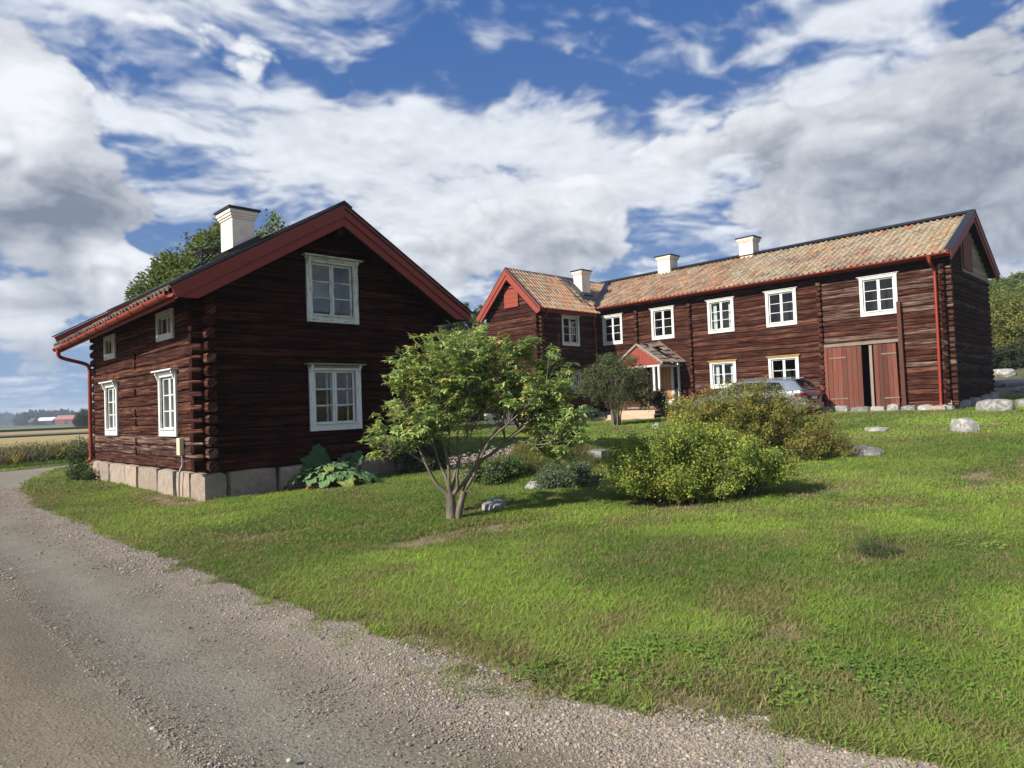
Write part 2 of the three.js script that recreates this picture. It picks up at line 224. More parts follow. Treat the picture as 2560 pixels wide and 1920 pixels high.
// a board: centre, size, grain along its longest side
function board(w, h, d, x = 0, y = 0, z = 0, r = 0.004) {
  const g0 = Math.min(w, h, d) > 3 * r ? new RoundedBoxGeometry(w, h, d, 1, r) : new THREE.BoxGeometry(w, h, d), g = g0.index ? g0.toNonIndexed() : g0, p = g.attributes.position, n = g.attributes.normal, uv = new Float32Array(p.count * 2), L = w >= h && w >= d ? 0 : h >= d ? 1 : 2, ou = rr() * 7, ov = rr() * 3;
  for (let i = 0; i < p.count; i++) { const q = [p.getX(i), p.getY(i), p.getZ(i)], m = [Math.abs(n.getX(i)), Math.abs(n.getY(i)), Math.abs(n.getZ(i))], o = [0, 1, 2].filter((k) => k !== L), a = m[o[0]] > m[o[1]] ? o[1] : o[0]; uv[2 * i] = q[L] + ou; uv[2 * i + 1] = q[a] + ov; }
  g.setAttribute('uv', new THREE.BufferAttribute(uv, 2)); g.translate(x, y, z); return g;
}
const rot = (g, ax, a) => { if (ax === 'x') g.rotateX(a); else if (ax === 'y') g.rotateY(a); else g.rotateZ(a); return g; };
// a board laid between two points
function beam(a, b, w, h, up = new THREE.Vector3(0, 1, 0)) { const A = new THREE.Vector3(...a), B = new THREE.Vector3(...b), d = B.clone().sub(A), L = d.length(); d.normalize(); const s = new THREE.Vector3().crossVectors(up, d).normalize(), u = new THREE.Vector3().crossVectors(d, s); const g = board(L, h, w); g.applyMatrix4(new THREE.Matrix4().makeBasis(d, u, s.clone().negate())); g.translate((A.x + B.x) / 2, (A.y + B.y) / 2, (A.z + B.z) / 2); return g; }
function tube(pts, r, seg = 24, rad = 8) { const g = new THREE.TubeGeometry(new THREE.CatmullRomCurve3(pts.map((p) => new THREE.Vector3(...p)), false, 'centripetal'), seg, r, rad, false); return g.toNonIndexed(); }
// free quads
function quads(list) { const pos = [], uv = []; for (const q of list) { const [a, b, c, d, s = 1] = q; for (const [k, u] of [[a, [0, 0]], [b, [1, 0]], [c, [1, 1]], [a, [0, 0]], [c, [1, 1]], [d, [0, 1]]]) { pos.push(...k); uv.push(u[0] * s, u[1] * s); } } const g = new THREE.BufferGeometry(); g.setAttribute('position', new THREE.Float32BufferAttribute(pos, 3)); g.setAttribute('uv', new THREE.Float32BufferAttribute(uv, 2)); g.computeVertexNormals(); return g; }
// a stone: a cut block with bulging, uneven faces
function stoneGeo(w, h, d, seed, rough = 0.12, round = 0.35, seg = 6) {
  const g = new THREE.BoxGeometry(w, h, d, seg, Math.max(3, seg - 1), seg), p = g.attributes.position, v = new THREE.Vector3();
  for (let i = 0; i < p.count; i++) {
    v.fromBufferAttribute(p, i); const q = new THREE.Vector3(v.x / w * 2, v.y / h * 2, v.z / d * 2), s = q.clone().normalize().multiplyScalar(1.25); q.lerp(s, round);
    const k = 1 + rough * (fbm3(q.x * 1.3 + seed, q.y * 1.3, q.z * 1.3 + seed * 3, 4) - 0.5) * 2;
    p.setXYZ(i, q.x * w / 2 * k, q.y * h / 2 * k, q.z * d / 2 * k);
  }
  const m = g; m.computeVertexNormals(); return uvMetres(m, 1, 1, seed * 0.37, seed * 0.61);
}

// ---------------------------------------------------------------- ground
const XC = 4.81, ZC = -13.035, XM = 27.346, ZM = -6.07, ZI = -21.42;
function ground(x, z) {
  const t = Math.min(x, 70) - 4.5, hill = 0.038 * (t + Math.sqrt(t * t + 4)) / 2 - 0.01;
  const far = sstep(-27, -46, z) * (1 - sstep(20, 34, x) * sstep(-75, -55, z));
  let y = lerp(hill, -0.42, far) + 0.02 * (fbm2(x * 0.45 + 3, z * 0.45, 3) - 0.5) * sstep(3, 6, x);
  const dx = (x - 10.4) / 1.5, dz = (z + 9.6) / 1.0, dd = dx * dx + dz * dz; if (dd < 6) y += 0.55 * Math.exp(-dd * 1.1) * (0.8 + 0.4 * n2(x * 3, z * 3));
  const rise = (sstep(36, 58, x) * 2.6 + sstep(34, 60, x) * 0.5 * (fbm2(x * 0.2, z * 0.2, 3) - 0.5)) * sstep(-78, -52, z);
  return y + rise;
}
function roadEdge(z) {  // the lawn's edge along the road, curving away to the right beyond the cottage
  const d = Math.max(0, -z - 12);
  return 2.68 + 0.10 * Math.min(1, Math.max(0, z + 6) / 5) + 0.30 * sstep(-3, -0.5, z) + 0.55 * sstep(-2.5, 2, z) + 0.0030 * Math.pow(d, 2.5) + 0.22 * (fbm2(z * 0.8, 3.3, 4) - 0.5) + 0.12 * (n2(z * 3.1, 8) - 0.5) + sstep(-4.5, -2, z) * 0.30 * (fbm2(z * 2.2, 21.3, 3) - 0.5);
}
function onRoad(x, z) {
  if (z < Math.max(-30.0, -28.2 - 0.3 * (x - 3.5)) - 0.02 * Math.max(0, x - 9)) return false;
  return x < roadEdge(z) || z < -26.9 - 0.05 * (x - 5.8);
}
const underRoad = (x, z) => [[0, 0], [0.3, 0], [-0.3, 0], [0, 0.3], [0, -0.3]].every(([a, b]) => onRoad(x + a, z + b)) && x > -8.5 && x < 39 && z < 23;
function gridGeo(xs, zs, f, uvS = 1, keep) {
  const nx = xs.length, nz = zs.length, pos = new Float32Array(nx * nz * 3), uv = new Float32Array(nx * nz * 2), idx = [];
  for (let j = 0; j < nz; j++) for (let i = 0; i < nx; i++) { const k = j * nx + i, [X, Y, Z] = f(xs[i], zs[j]); pos.set([X, Y, Z], k * 3); uv.set([X * uvS, Z * uvS], k * 2); }
  for (let j = 0; j < nz - 1; j++) for (let i = 0; i < nx - 1; i++) { const a = j * nx + i, b = a + 1, c = a + nx, d = c + 1; if (keep && !keep((xs[i] + xs[i + 1]) / 2, (zs[j] + zs[j + 1]) / 2)) continue; idx.push(a, c, b, b, c, d); }
  const g = new THREE.BufferGeometry(); g.setAttribute('position', new THREE.BufferAttribute(pos, 3)); g.setAttribute('uv', new THREE.BufferAttribute(uv, 2)); g.setIndex(idx); g.computeVertexNormals(); return g;
}
const steps = (...segs) => { const out = []; for (const [a, b, d] of segs) for (let x = a; x < b - 1e-6; x += d) out.push(x); out.push(segs.at(-1)[1]); return out; };
// bare or dry patches in the lawn: x, z, half-widths, strength
const BARE = [[6.8, -2.15, 0.42, 0.24, 1], [5.35, -6.55, 0.8, 0.28, 0.9], [6.1, -6.1, 0.6, 0.22, 0.6], [4.3, -8.6, 0.5, 0.3, 0.6], [4.0, -7.2, 0.35, 0.25, 0.5], [5.0, -7.9, 0.4, 0.25, 0.5], [4.2, -11.2, 0.9, 0.3, 0.5], [4.4, -9.6, 0.5, 0.3, 0.4], [10.3, -3.7, 0.6, 0.3, 0.8], [9.6, -3.9, 0.4, 0.25, 0.8], [11.5, -2.3, 0.7, 0.3, 0.8], [12.3, -2.4, 0.5, 0.25, 0.7], [4.3, -2.0, 0.28, 0.18, 0.9], [3.9, -3.0, 0.4, 0.2, 0.5], [8.2, -5.0, 1.0, 0.5, 0.7], [13.5, -2.0, 0.6, 0.3, 0.7], [9.2, -2.9, 0.5, 0.3, 0.5], [5.6, -13.1, 1.6, 0.35, 0.6], [4.4, -14.5, 0.35, 1.8, 0.8], [9.6, -7.3, 0.9, 0.5, 0.6], [8.7, -8.3, 0.5, 0.4, 0.5], [11, -8.8, 0.5, 0.4, 0.6], [3.4, -5.6, 0.35, 0.3, 0.3], [4.9, -4.4, 0.4, 0.22, 0.35], [15.5, -6.0, 0.6, 0.3, 0.5], [25.3, -7.8, 0.9, 3.0, 0.3]];
function bareness(x, z) {
  let s = 0; for (const b of BARE) { const dx = (x - b[0]) / b[2], dz = (z - b[1]) / b[3], d = dx * dx + dz * dz; if (d < 6) s += b[4] * Math.exp(-d * 0.8); }
  const rag = 0.35 + 1.3 * fbm2(x * 4.2, z * 4.2, 4), thin = 0.30 * sstep(0.50, 0.72, fbm2(x * 0.8 + 11, z * 0.8, 5)) * (0.4 + 1.2 * n2(x * 6, z * 6));
  const rim = z > -6 && x < 5.5 ? 0.75 * sstep(0.7, 0.0, x - roadEdge(z)) * sstep(-6, -3, z) * sstep(0.42, 0.6, n2(x * 4.3, z * 3.1 + 9)) : 0;
  return clamp(s * rag * 0.9 + thin + rim);
}
function tintGrid(g, f) { const p = g.attributes.position, c = new Float32Array(p.count * 3); for (let i = 0; i < p.count; i++) c.set(f(p.getX(i), p.getZ(i)), i * 3); g.setAttribute('color', new THREE.BufferAttribute(c, 3)); return g; }
{
  const xs = steps([-3000, -500, 500], [-500, -40, 60], [-40, -6, 4], [-6, 14, 0.2], [14, 36, 0.5], [36, 80, 2], [80, 400, 40], [400, 3000, 400]);
  const zs = steps([-4000, -600, 400], [-600, -80, 40], [-80, -32, 3], [-32, -14, 0.5], [-14, 4, 0.2], [4, 40, 3], [40, 400, 60], [400, 3000, 500]);
  const g = gridGeo(xs, zs, (x, z) => [x, ground(x, z) - (underRoad(x, z) ? 0.07 : 0), z], 0.5);
  tintGrid(g, (x, z) => {
    const b = bareness(x, z), n = fbm2(x * 0.5, z * 0.5, 4);
    if (z < -31 && x < 24) return [0.13, 0.115, 0.04];
    if (x > 36) return mix3([0.075, 0.085, 0.03], [0.20, 0.17, 0.10], sstep(0.45, 0.6, n));
    let c = mix3([0.065, 0.10, 0.018], [0.14, 0.145, 0.045], n); c = mix3(c, mix3([0.22, 0.155, 0.10], [0.30, 0.235, 0.155], fbm2(x * 3, z * 3, 3)), sstep(0.14, 0.62, b)); return c;
  });
  structure('ground', g, std({ name: 'lawn_soil', vertexColors: true, map: soilGrass, bumpMap: rep(rockBump, 3, 3), bumpScale: 0.02, roughness: 1 }), 'grassy ground of the yard rising gently towards the long farmhouse');
}
{
  const xs = steps([-9, -3, 0.5], [-3, 4.4, 0.07], [4.4, 40, 0.4]), zs = steps([-32, -16, 0.12], [-16, -8, 0.1], [-8, 3, 0.07], [3, 24, 0.5]);
  const g = gridGeo(xs, zs, (x, z) => { const rut = -0.028 * Math.exp(-Math.pow((x - 1.55) / 0.34, 2)) - 0.024 * Math.exp(-Math.pow((x - 0.05) / 0.34, 2)) + 0.02 * Math.exp(-Math.pow((x - 0.8) / 0.3, 2)); return [x, ground(x, z) + 0.006 + rut * (z > -22 ? 1 : 0) + 0.006 * (fbm2(x * 3, z * 3, 3) - 0.5), z]; }, 0.5, onRoad);
  tintGrid(g, (x, z) => {
    const w = 0.12 * (fbm2(x, z * 0.5, 3) - 0.5), X = x + w * 2;
    if (z < -22) return mix3([0.25, 0.22, 0.17], [0.31, 0.275, 0.22], n2(x * 0.7, z * 2));
    const track = Math.max(Math.exp(-Math.pow((X - 1.6) / 0.42, 2)), 0.8 * Math.exp(-Math.pow((X - 0.12) / 0.36, 2)));
    const edge = sstep(0.85, 0.25, roadEdge(z) - X), mid = fbm2(x * 1.7, z * 0.7, 4);
    let c = mix3([0.175, 0.138, 0.093], [0.245, 0.198, 0.138], sstep(0.3, 0.7, mid)); c = mix3(c, [0.238, 0.222, 0.172], track * 0.95); c = mix3(c, [0.34, 0.29, 0.24], edge * 0.75); return c;
  });
  structure('gravel_road', g, std({ name: 'gravel', vertexColors: true, map: sandGrain, bumpMap: sandBump, bumpScale: 0.006, roughness: 0.97 }), 'curving gravel road with packed wheel tracks along the lawn');
}
// far fields: strips of crop, each a low slab with a top and an edge towards the yard
function field(name, z0, z1, x0, x1, h, col, label, tilt = 0) {
  const xs = steps([x0, x1, (x1 - x0) / 24]), zs = steps([z1, z0, (z0 - z1) / 10]);
  const top = gridGeo(xs, zs, (x, z) => [x, ground(x, z + tilt * x) + h, z + tilt * x], 0.12);
  const front = gridGeo(xs, [0, 1], (x, k) => [x, ground(x, z0 + tilt * x) + h * (1 - k), z0 + tilt * x], 0.12);
  structure(name, mergeGeometries([top, front]), std({ name: 'crop', color: C(...col), map: fieldTex, roughness: 1 }), label);
}
field('oat_field', -45.5, -86, -60, 30, 0.62, [0.36, 0.27, 0.10], 'yellow-brown oat field just behind the weedy verge', 0.02);
field('ditch_strip', -88, -100, -80, 40, 0.75, [0.10, 0.10, 0.035], 'dark green ditch strip between the crop fields', 0.02);
field('barley_field', -101, -152, -100, 60, 0.6, [0.34, 0.245, 0.115], 'brown ripe barley field beyond the ditch', 0.03);
field('hedge_strip', -153, -160, -120, 60, 1.0, [0.07, 0.075, 0.03], 'low dark hedge strip at the edge of the pale stubble', 0.10);
field('stubble_field', -162, -262, -200, 70, 0.25, [0.62, 0.48, 0.25], 'pale golden stubble field in the distance', 0.12);
field('pasture', -264, -420, -260, 120, 0.2, [0.13, 0.19, 0.06], 'flat green pasture before the distant barns', 0.05);
field('far_stubble_field', -424, -560, -500, 40, 0.2, [0.50, 0.42, 0.28], 'thin pale field far off at the left edge', 0.05);

// ---------------------------------------------------------------- log building
// one log between two joints, in the wall's own frame: x along, y up, z outwards
const PROF = [[0, -0.046], [0.055, -0.012], [0.13, 0.0], [0.36, 0.007], [0.62, 0.009], [0.86, 0.002], [0.945, -0.010], [1, -0.046]];
function logStrip(xa, xb, joint, i, yClip0, yClip1, seed, hgt) {
  const n = Math.max(1, Math.ceil((xb - xa) / 0.32)), rows = PROF.length, pos = [], uv = [], idx = [], ou = (seed * 1.37) % 4, ov = (seed * 0.613) % 1;
  for (let c = 0; c <= n; c++) {
    const x = lerp(xa, xb, c / n), y0 = joint(i, x), y1 = joint(i + 1, x);
    for (let r = 0; r < rows; r++) {
      const y = lerp(y0, y1, PROF[r][0]), edge = r === 0 || r === rows - 1 ? 0 : 1;
      const z = PROF[r][1] + edge * (0.014 * (n2(x * 1.1 + seed * 7, r * 0.9 + seed) - 0.5) + 0.007 * (n2(x * 4 + seed, r * 1.7) - 0.5)) + 0.012 * (n2(seed * 3.1, 5) - 0.5) * edge;
      pos.push(x, clamp(y, yClip0, yClip1), z); uv.push((x + ou) / 4, (y + ov) / 1);
    }
  }
  for (let c = 0; c < n; c++) for (let r = 0; r < rows - 1; r++) { const a = c * rows + r, b = a + rows; idx.push(a, b, a + 1, b, b + 1, a + 1); }
  const g = new THREE.BufferGeometry(); g.setAttribute('position', new THREE.Float32BufferAttribute(pos, 3)); g.setAttribute('uv', new THREE.Float32BufferAttribute(uv, 2)); g.setIndex(idx);
  g.computeVertexNormals(); return g.toNonIndexed();
}
// the head of a log that runs past the corner
function logHead(xa, xb, y0, y1, seed, depth = 0.17, proud = 0.015) {
  const r = rng(seed * 977 + 13), h = y1 - y0, a = y0 + h * (0.04 + 0.13 * r()), b = y1 - h * (0.05 + 0.16 * r()), ch = Math.min(0.042, h * 0.2) * (0.6 + 0.6 * r()), zf = proud + 0.012 * (r() - 0.5), zb = zf - depth;
  const ring = [[a + ch, zf], [b - ch, zf], [b, zf - ch * 0.8], [b, zb + ch], [b - ch, zb], [a + ch, zb], [a, zb + ch], [a, zf - ch * 0.8]];
  const L = xb > xa ? 1 : -1, xe = xb + 0.03 * (r() - 0.5), Q = [], ou = r() * 4, pos = [], uv = [];
  const tri = (p, q, s) => { for (const k of [p, q, s]) { pos.push(k[0], k[1], k[2]); uv.push((k[0] + k[2] + ou) / 4, k[1] + k[2]); } };
  for (let k = 0; k < 8; k++) { const p = ring[k], q = ring[(k + 1) % 8], A = [xa, p[0], p[1]], B = [xe, p[0], p[1]], D = [xa, q[0], q[1]], E = [xe, q[0], q[1]]; if (L > 0) { tri(A, B, E); tri(A, E, D); } else { tri(A, E, B); tri(A, D, E); } }
  const mid = [xe + L * 0.006, (a + b) / 2, (zf + zb) / 2];
  for (let k = 0; k < 8; k++) { const p = ring[k], q = ring[(k + 1) % 8], A = [xe, p[0], p[1]], B = [xe, q[0], q[1]]; if (L > 0) tri(mid, B, A); else tri(mid, A, B); }
  const g = new THREE.BufferGeometry(); g.setAttribute('position', new THREE.Float32BufferAttribute(pos, 3)); g.setAttribute('uv', new THREE.Float32BufferAttribute(uv, 2)); g.computeVertexNormals(); return g;
}
// a wall of logs with openings; every log is a part of the wall
function logWall(parent, { pos, turn, ys, x0, x1, openings = [], head0 = 0, head1 = 0, range, mats, seed, wave = 0.02, from0 = 0.02, pick }) {
  const w = grp(parent, 'wall'); w.position.set(...pos); w.rotation.y = turn;
  const joint = (i, x) => { const j = clamp(i, 0, ys.length - 1); return ys[j] + (j > 0 && j < ys.length - 1 ? wave * (n2(x * 0.35 + seed, j * 3.7) - 0.5) * 1.6 + wave * 0.7 * (n2(x * 1.3 + seed, j * 5.1) - 0.5) : 0); };
  for (let i = 0; i < ys.length - 1; i++) {
    const yl = ys[i], yh = ys[i + 1], s = seed * 31 + i * 1.7, G = [];
    const [a, b] = range ? range((yl + yh) / 2) : [x0, x1]; if (b - a < 0.2) continue;
    const ops = openings.filter((o) => o.y1 > yl - 0.03 && o.y0 < yh + 0.03 && o.x1 > a && o.x0 < b).sort((p, q) => p.x0 - q.x0);
    const m = pick ? pick(i, yl, yh) : mats[Math.floor(VAL[Math.floor(s * 7) & 255] * mats.length) % mats.length];
    // pieces that touch stay one log; an opening of full height cuts it in two
    let x = a, run = []; const flush = () => { if (run.length) part(w, 'log', run, m); run = []; };
    if (head0 && !(range && a > x0 + 0.05)) run.push(logHead(a + 0.05, a - head0, yl, yh, Math.floor(s * 10) + 1));
    for (const o of ops) {
      if (o.x0 > x) run.push(logStrip(x, o.x0, joint, i, -99, 99, s, yh - yl));
      const lo = o.y0 > yl + 0.02, hi = o.y1 < yh - 0.02;
      if (!lo && !hi) flush();
      if (lo) run.push(logStrip(Math.max(o.x0, a), Math.min(o.x1, b), joint, i, -99, o.y0, s, yh - yl));
      if (hi) run.push(logStrip(Math.max(o.x0, a), Math.min(o.x1, b), joint, i, o.y1, 99, s, yh - yl));
      x = Math.max(x, o.x1);
    }
    if (x < b) run.push(logStrip(x, b, joint, i, -99, 99, s, yh - yl));
    if (head1 && !(range && b < x1 - 0.05)) run.push(logHead(b - 0.05, b + head1, yl, yh, Math.floor(s * 10) + 5));
    flush();
  }
  return w;
}
const courses = (y0, y1, h, seed, vary = 0.25) => { const r = rng(seed), out = [y0]; let y = y0; while (y < y1 - h * 0.6) { y += h * (1 - vary / 2 + vary * r()); out.push(Math.min(y, y1)); } if (out.at(-1) < y1 - 0.01) out.push(y1); return out; };

// ---------------------------------------------------------------- windows
// local frame: x along the wall, y up from the bottom of the casing, z outwards
function makeWindow(parent, { x, y, w, h, rows = 3, cornice = 'plain', mat = M.white, curtain = 0, seed = 1, leaves = 2, thinSide = 0.11, bottom = 0.14, cols = 1, deep = 0.55, ledge = null, inner = false, st = 0.048, top = 0.11 }) {
  const o = grp(parent, 'window'); o.position.set(x, y, 0); const r = rng(seed * 101 + 7), t = thinSide, P = 0.028;
  const ix0 = t, ix1 = w - t, iy0 = bottom, iy1 = h - top;
  part(o, 'casing', [board(t, h, 0.045, t / 2, h / 2, P), board(t, h, 0.045, w - t / 2, h / 2, P), board(w - 2 * t, bottom, 0.04, w / 2, bottom / 2, P - 0.002), board(w - 2 * t, top, 0.04, w / 2, h - top / 2, P - 0.002), board(w - 2 * t + 0.02, 0.03, 0.075, w / 2, bottom + 0.008, P + 0.01)], mat);
  if (cornice !== 'none') part(o, 'cornice', [board(w + 0.16, 0.03, cornice === 'deep' ? 0.17 : 0.11, w / 2, h + 0.017, cornice === 'deep' ? 0.075 : 0.05), board(w + 0.05, 0.05, 0.05, w / 2, h - 0.03, P + 0.02)], ledge ?? mat);
  if (cornice === 'deep') for (const s of [-1, 1]) part(o, 'corbel', [board(0.05, 0.06, 0.10, w / 2 + s * (w / 2 - 0.045), h - 0.03, 0.07), board(0.05, 0.05, 0.075, w / 2 + s * (w / 2 - 0.045), h - 0.085, 0.06), board(0.045, 0.05, 0.05, w / 2 + s * (w / 2 - 0.045), h - 0.135, 0.055)], mat);
  const gap = 0.006, lw = (ix1 - ix0 - gap * (leaves - 1)) / leaves, zb = -0.035;
  for (let k = 0; k < leaves; k++) {
    const a = ix0 + k * (lw + gap), b = a + lw, G = [board(st, iy1 - iy0, 0.04, a + st / 2, (iy0 + iy1) / 2, zb), board(st, iy1 - iy0, 0.04, b - st / 2, (iy0 + iy1) / 2, zb), board(lw - 2 * st, st, 0.038, (a + b) / 2, iy0 + st / 2, zb), board(lw - 2 * st, st, 0.038, (a + b) / 2, iy1 - st / 2, zb)];
    const pa = a + st, pb = b - st, qa = iy0 + st, qb = iy1 - st;
    for (let j = 1; j < rows; j++) G.push(board(pb - pa, 0.024, 0.03, (pa + pb) / 2, lerp(qa, qb, j / rows), zb + 0.002));
    part(o, 'sash', G, mat);
    for (let j = 0; j < rows; j++) { const g = new THREE.PlaneGeometry(pb - pa, (qb - qa) / rows - 0.012); g.rotateX((r() - 0.5) * 0.03); g.rotateY((r() - 0.5) * 0.03); g.translate((pa + pb) / 2, lerp(qa, qb, (j + 0.5) / rows), zb - 0.006); part(o, 'pane', g, M.glass); }
    if (inner) part(o, 'inner_sash', [1 / 3, 2 / 3].map((f) => board(pb - pa + 0.04, 0.022, 0.025, (pa + pb) / 2, lerp(qa - 0.03, qb, f), zb - 0.17)).concat([board(0.04, qb - qa, 0.03, pb - 0.03, (qa + qb) / 2, zb - 0.17), board(0.04, qb - qa, 0.03, pa - 0.03, (qa + qb) / 2, zb - 0.17)]), M.whiteOld);
  }
  const X0 = ix0 - 0.01, X1 = ix1 + 0.01, Y0 = iy0 - 0.02, Y1 = iy1 + 0.02, zf = -0.05, zn = -deep;
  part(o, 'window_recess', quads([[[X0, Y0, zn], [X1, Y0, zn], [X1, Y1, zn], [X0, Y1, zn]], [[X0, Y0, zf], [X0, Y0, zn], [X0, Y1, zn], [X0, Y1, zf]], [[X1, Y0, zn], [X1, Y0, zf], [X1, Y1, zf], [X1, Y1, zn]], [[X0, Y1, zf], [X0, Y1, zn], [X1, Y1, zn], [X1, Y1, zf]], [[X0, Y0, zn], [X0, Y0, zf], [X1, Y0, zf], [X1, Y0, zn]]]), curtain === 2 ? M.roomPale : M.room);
  if (curtain === 1) for (const s of [0, 1]) { const g = new THREE.PlaneGeometry(0.22, Y1 - Y0 - 0.02, 10, 1), p = g.attributes.position; for (let i = 0; i < p.count; i++) p.setZ(i, 0.012 * Math.sin(p.getX(i) * 80)); g.computeVertexNormals(); g.translate(s ? X1 - 0.13 : X0 + 0.13, (Y0 + Y1) / 2, -0.17); part(o, 'curtain', g, M.curtain); }
  return o;
}
const openOf = (s, w, h, bottom = 0.14, t = 0.11) => ({ x0: s + t - 0.03, x1: s + w - t + 0.03, y0: bottom - 0.06, y1: h - 0.09 });
function windowsIn(list) { return list.map((q) => { const o = openOf(q.x, q.w, q.h, q.bottom ?? 0.14, q.thinSide ?? 0.11); return { x0: o.x0, x1: o.x1, y0: q.y + o.y0, y1: q.y + o.y1 }; }); }

// ---------------------------------------------------------------- roofs of clay tiles
function tileGeo(w, len, seed) {
  const r = rng(seed), seg = 12, pos = [], nrm = [], uv = [], idx = [], th = 0.016;
  const prof = (u) => u < 0.6 ? -0.022 * Math.sin(Math.PI * u / 0.6) : 0.052 * Math.sin(Math.PI * (u - 0.6) / 0.4) * (1 - 0.25 * (u - 0.6));
  const ou = r() * 3, ov = r() * 3, jag = 0.010 * (r() - 0.5);
  for (let k = 0; k <= seg; k++) { const u = k / seg, x = u * (w + 0.02) - 0.01, z = prof(u); pos.push(x, -0.006 + jag * u, z + 0.042, x, len, z + 0.012, x, -0.004 + jag * u, z + 0.042 - th); uv.push(x + ou, ov, x + ou, len + ov, x + ou, ov - th); }
  for (let k = 0; k < seg; k++) { const a = k * 3, b = a + 3; idx.push(a, b, b + 1, a, b + 1, a + 1, a + 2, b + 2, b, a + 2, b, a); }
  const g = new THREE.BufferGeometry(); g.setAttribute('position', new THREE.Float32BufferAttribute(pos, 3)); g.setAttribute('uv', new THREE.Float32BufferAttribute(uv, 2)); g.setIndex(idx);
  const f = g.toNonIndexed(); f.computeVertexNormals();
  // smooth over the curve, sharp at the lip
  const p = f.attributes.position, n = f.attributes.normal;
  for (let i = 0; i < p.count; i++) { if (Math.abs(n.getY(i)) > 0.75) continue; const u = clamp((p.getX(i) + 0.01) / (w + 0.02)), d = (prof(Math.min(1, u + 0.02)) - prof(Math.max(0, u - 0.02))) / (0.04 * w); const v = new THREE.Vector3(-d, 0.075, 1).normalize(); n.setXYZ(i, v.x, v.y, v.z); }
  return f;
}
const TILE_GEO = [1, 2, 3, 4].map((s) => tileGeo(0.22, 0.42, s));
// slope frame: x along the eave, y up the slope, z away from it
function slope(parent, { origin, pitch, turn, width, length, keep, count = 0, order, seed, pickTone, deckLow = 0, tilt = 0 }) {
  const o = grp(parent, 'roof'), across = new THREE.Vector3(Math.cos(turn), tilt, -Math.sin(turn)).normalize(), back = new THREE.Vector3(-Math.sin(turn), 0, -Math.cos(turn));
  const upS = back.clone().multiplyScalar(Math.cos(pitch)).add(new THREE.Vector3(0, Math.sin(pitch), 0)), nrm = new THREE.Vector3().crossVectors(across, upS).normalize(); upS.crossVectors(nrm, across);
  o.position.set(...origin); o.quaternion.setFromRotationMatrix(new THREE.Matrix4().makeBasis(across, upS, nrm));
  const cols = Math.floor(width / 0.22), tw = width / cols, rows = Math.round((length - 0.03) / 0.345), th = (length - 0.03) / rows, r = rng(seed), list = [];
  for (let j = 0; j < rows; j++) for (let i = 0; i < cols; i++) { const x = i * tw, y = j * th; if (keep && !keep(x + tw / 2, y + th / 2)) { r(); r(); continue; } list.push({ x, y, i, j, t: r(), a: r() }); }
  if (order) list.sort((p, q) => order(p) - order(q));
  const m4 = new THREE.Matrix4(), e = new THREE.Euler();
  const put = (q) => m4.makeRotationFromEuler(e.set((q.a - 0.5) * 0.02, (q.t - 0.5) * 0.03, (q.a - 0.5) * 0.035)).setPosition(q.x + (q.a - 0.5) * 0.012, q.y + (q.t - 0.5) * 0.022, 0.012 * (q.a - 0.5)).clone().scale(new THREE.Vector3(tw / 0.22, 1, 1));
  const tone = (q) => pickTone ? pickTone(q, q.t) : Math.floor(q.t * TILE.length);
  list.slice(0, count).forEach((q) => { const m = part(o, 'roof_tile', TILE_GEO[Math.floor(q.a * 4)], tileMats[tone(q)]); m.applyMatrix4(put(q)); });
  const rest = list.slice(count);
  if (rest.length) { const im = new THREE.InstancedMesh(TILE_GEO[0], tileMulti, rest.length); im.name = 'roof_tiles'; im.userData.kind = 'stuff'; shade(im); rest.forEach((q, k) => { im.setMatrixAt(k, put(q)); const c = TILE[tone(q)], v = 0.85 + 0.3 * q.a; im.setColorAt(k, C(c[0] * v, c[1] * v, c[2] * v)); }); o.add(im); }
  part(o, 'roof_deck', board(width + 0.02, length - 0.06 - deckLow, 0.05, width / 2, length / 2 + deckLow / 2, -0.045), M.darkWood);
  return o;
}
function chimney(parent, { x0, x1, z0, z1, y0, y1, over = 0.09 }) {
  const c = grp(parent, 'chimney'), w = x1 - x0, d = z1 - z0, cx = (x0 + x1) / 2, cz = (z0 + z1) / 2;
  const G = []; const ringBox = (k, a, b) => { const g = new RoundedBoxGeometry(w + 2 * k, b - a, d + 2 * k, 2, 0.018); const f = g.index ? g.toNonIndexed() : g; f.translate(cx, (a + b) / 2, cz); G.push(uvMetres(f)); };
  ringBox(0, y0, y1 - 0.22); ringBox(over * 0.35, y1 - 0.225, y1 - 0.17); ringBox(over * 0.7, y1 - 0.175, y1 - 0.11); ringBox(over, y1 - 0.115, y1 - 0.02);
  part(c, 'shaft', G, M.plaster); part(c, 'chimney_cap', board(w + 2 * over + 0.08, 0.05, d + 2 * over + 0.08, cx, y1 + 0.01, cz), M.blackMetal); return c;
}
function gutterGeo(a, b, r = 0.065) { const A = new THREE.Vector3(...a), B = new THREE.Vector3(...b), L = A.distanceTo(B), g = new THREE.CylinderGeometry(r, r, L, 12, 1, true, 0, Math.PI); g.rotateX(Math.PI / 2); g.rotateZ(-Math.PI / 2); const d = B.clone().sub(A).normalize(); const m = new THREE.Matrix4().makeBasis(new THREE.Vector3().crossVectors(new THREE.Vector3(0, 1, 0), d), new THREE.Vector3(0, 1, 0), d); g.applyMatrix4(m); g.translate((A.x + B.x) / 2, (A.y + B.y) / 2, (A.z + B.z) / 2); return g.toNonIndexed(); }

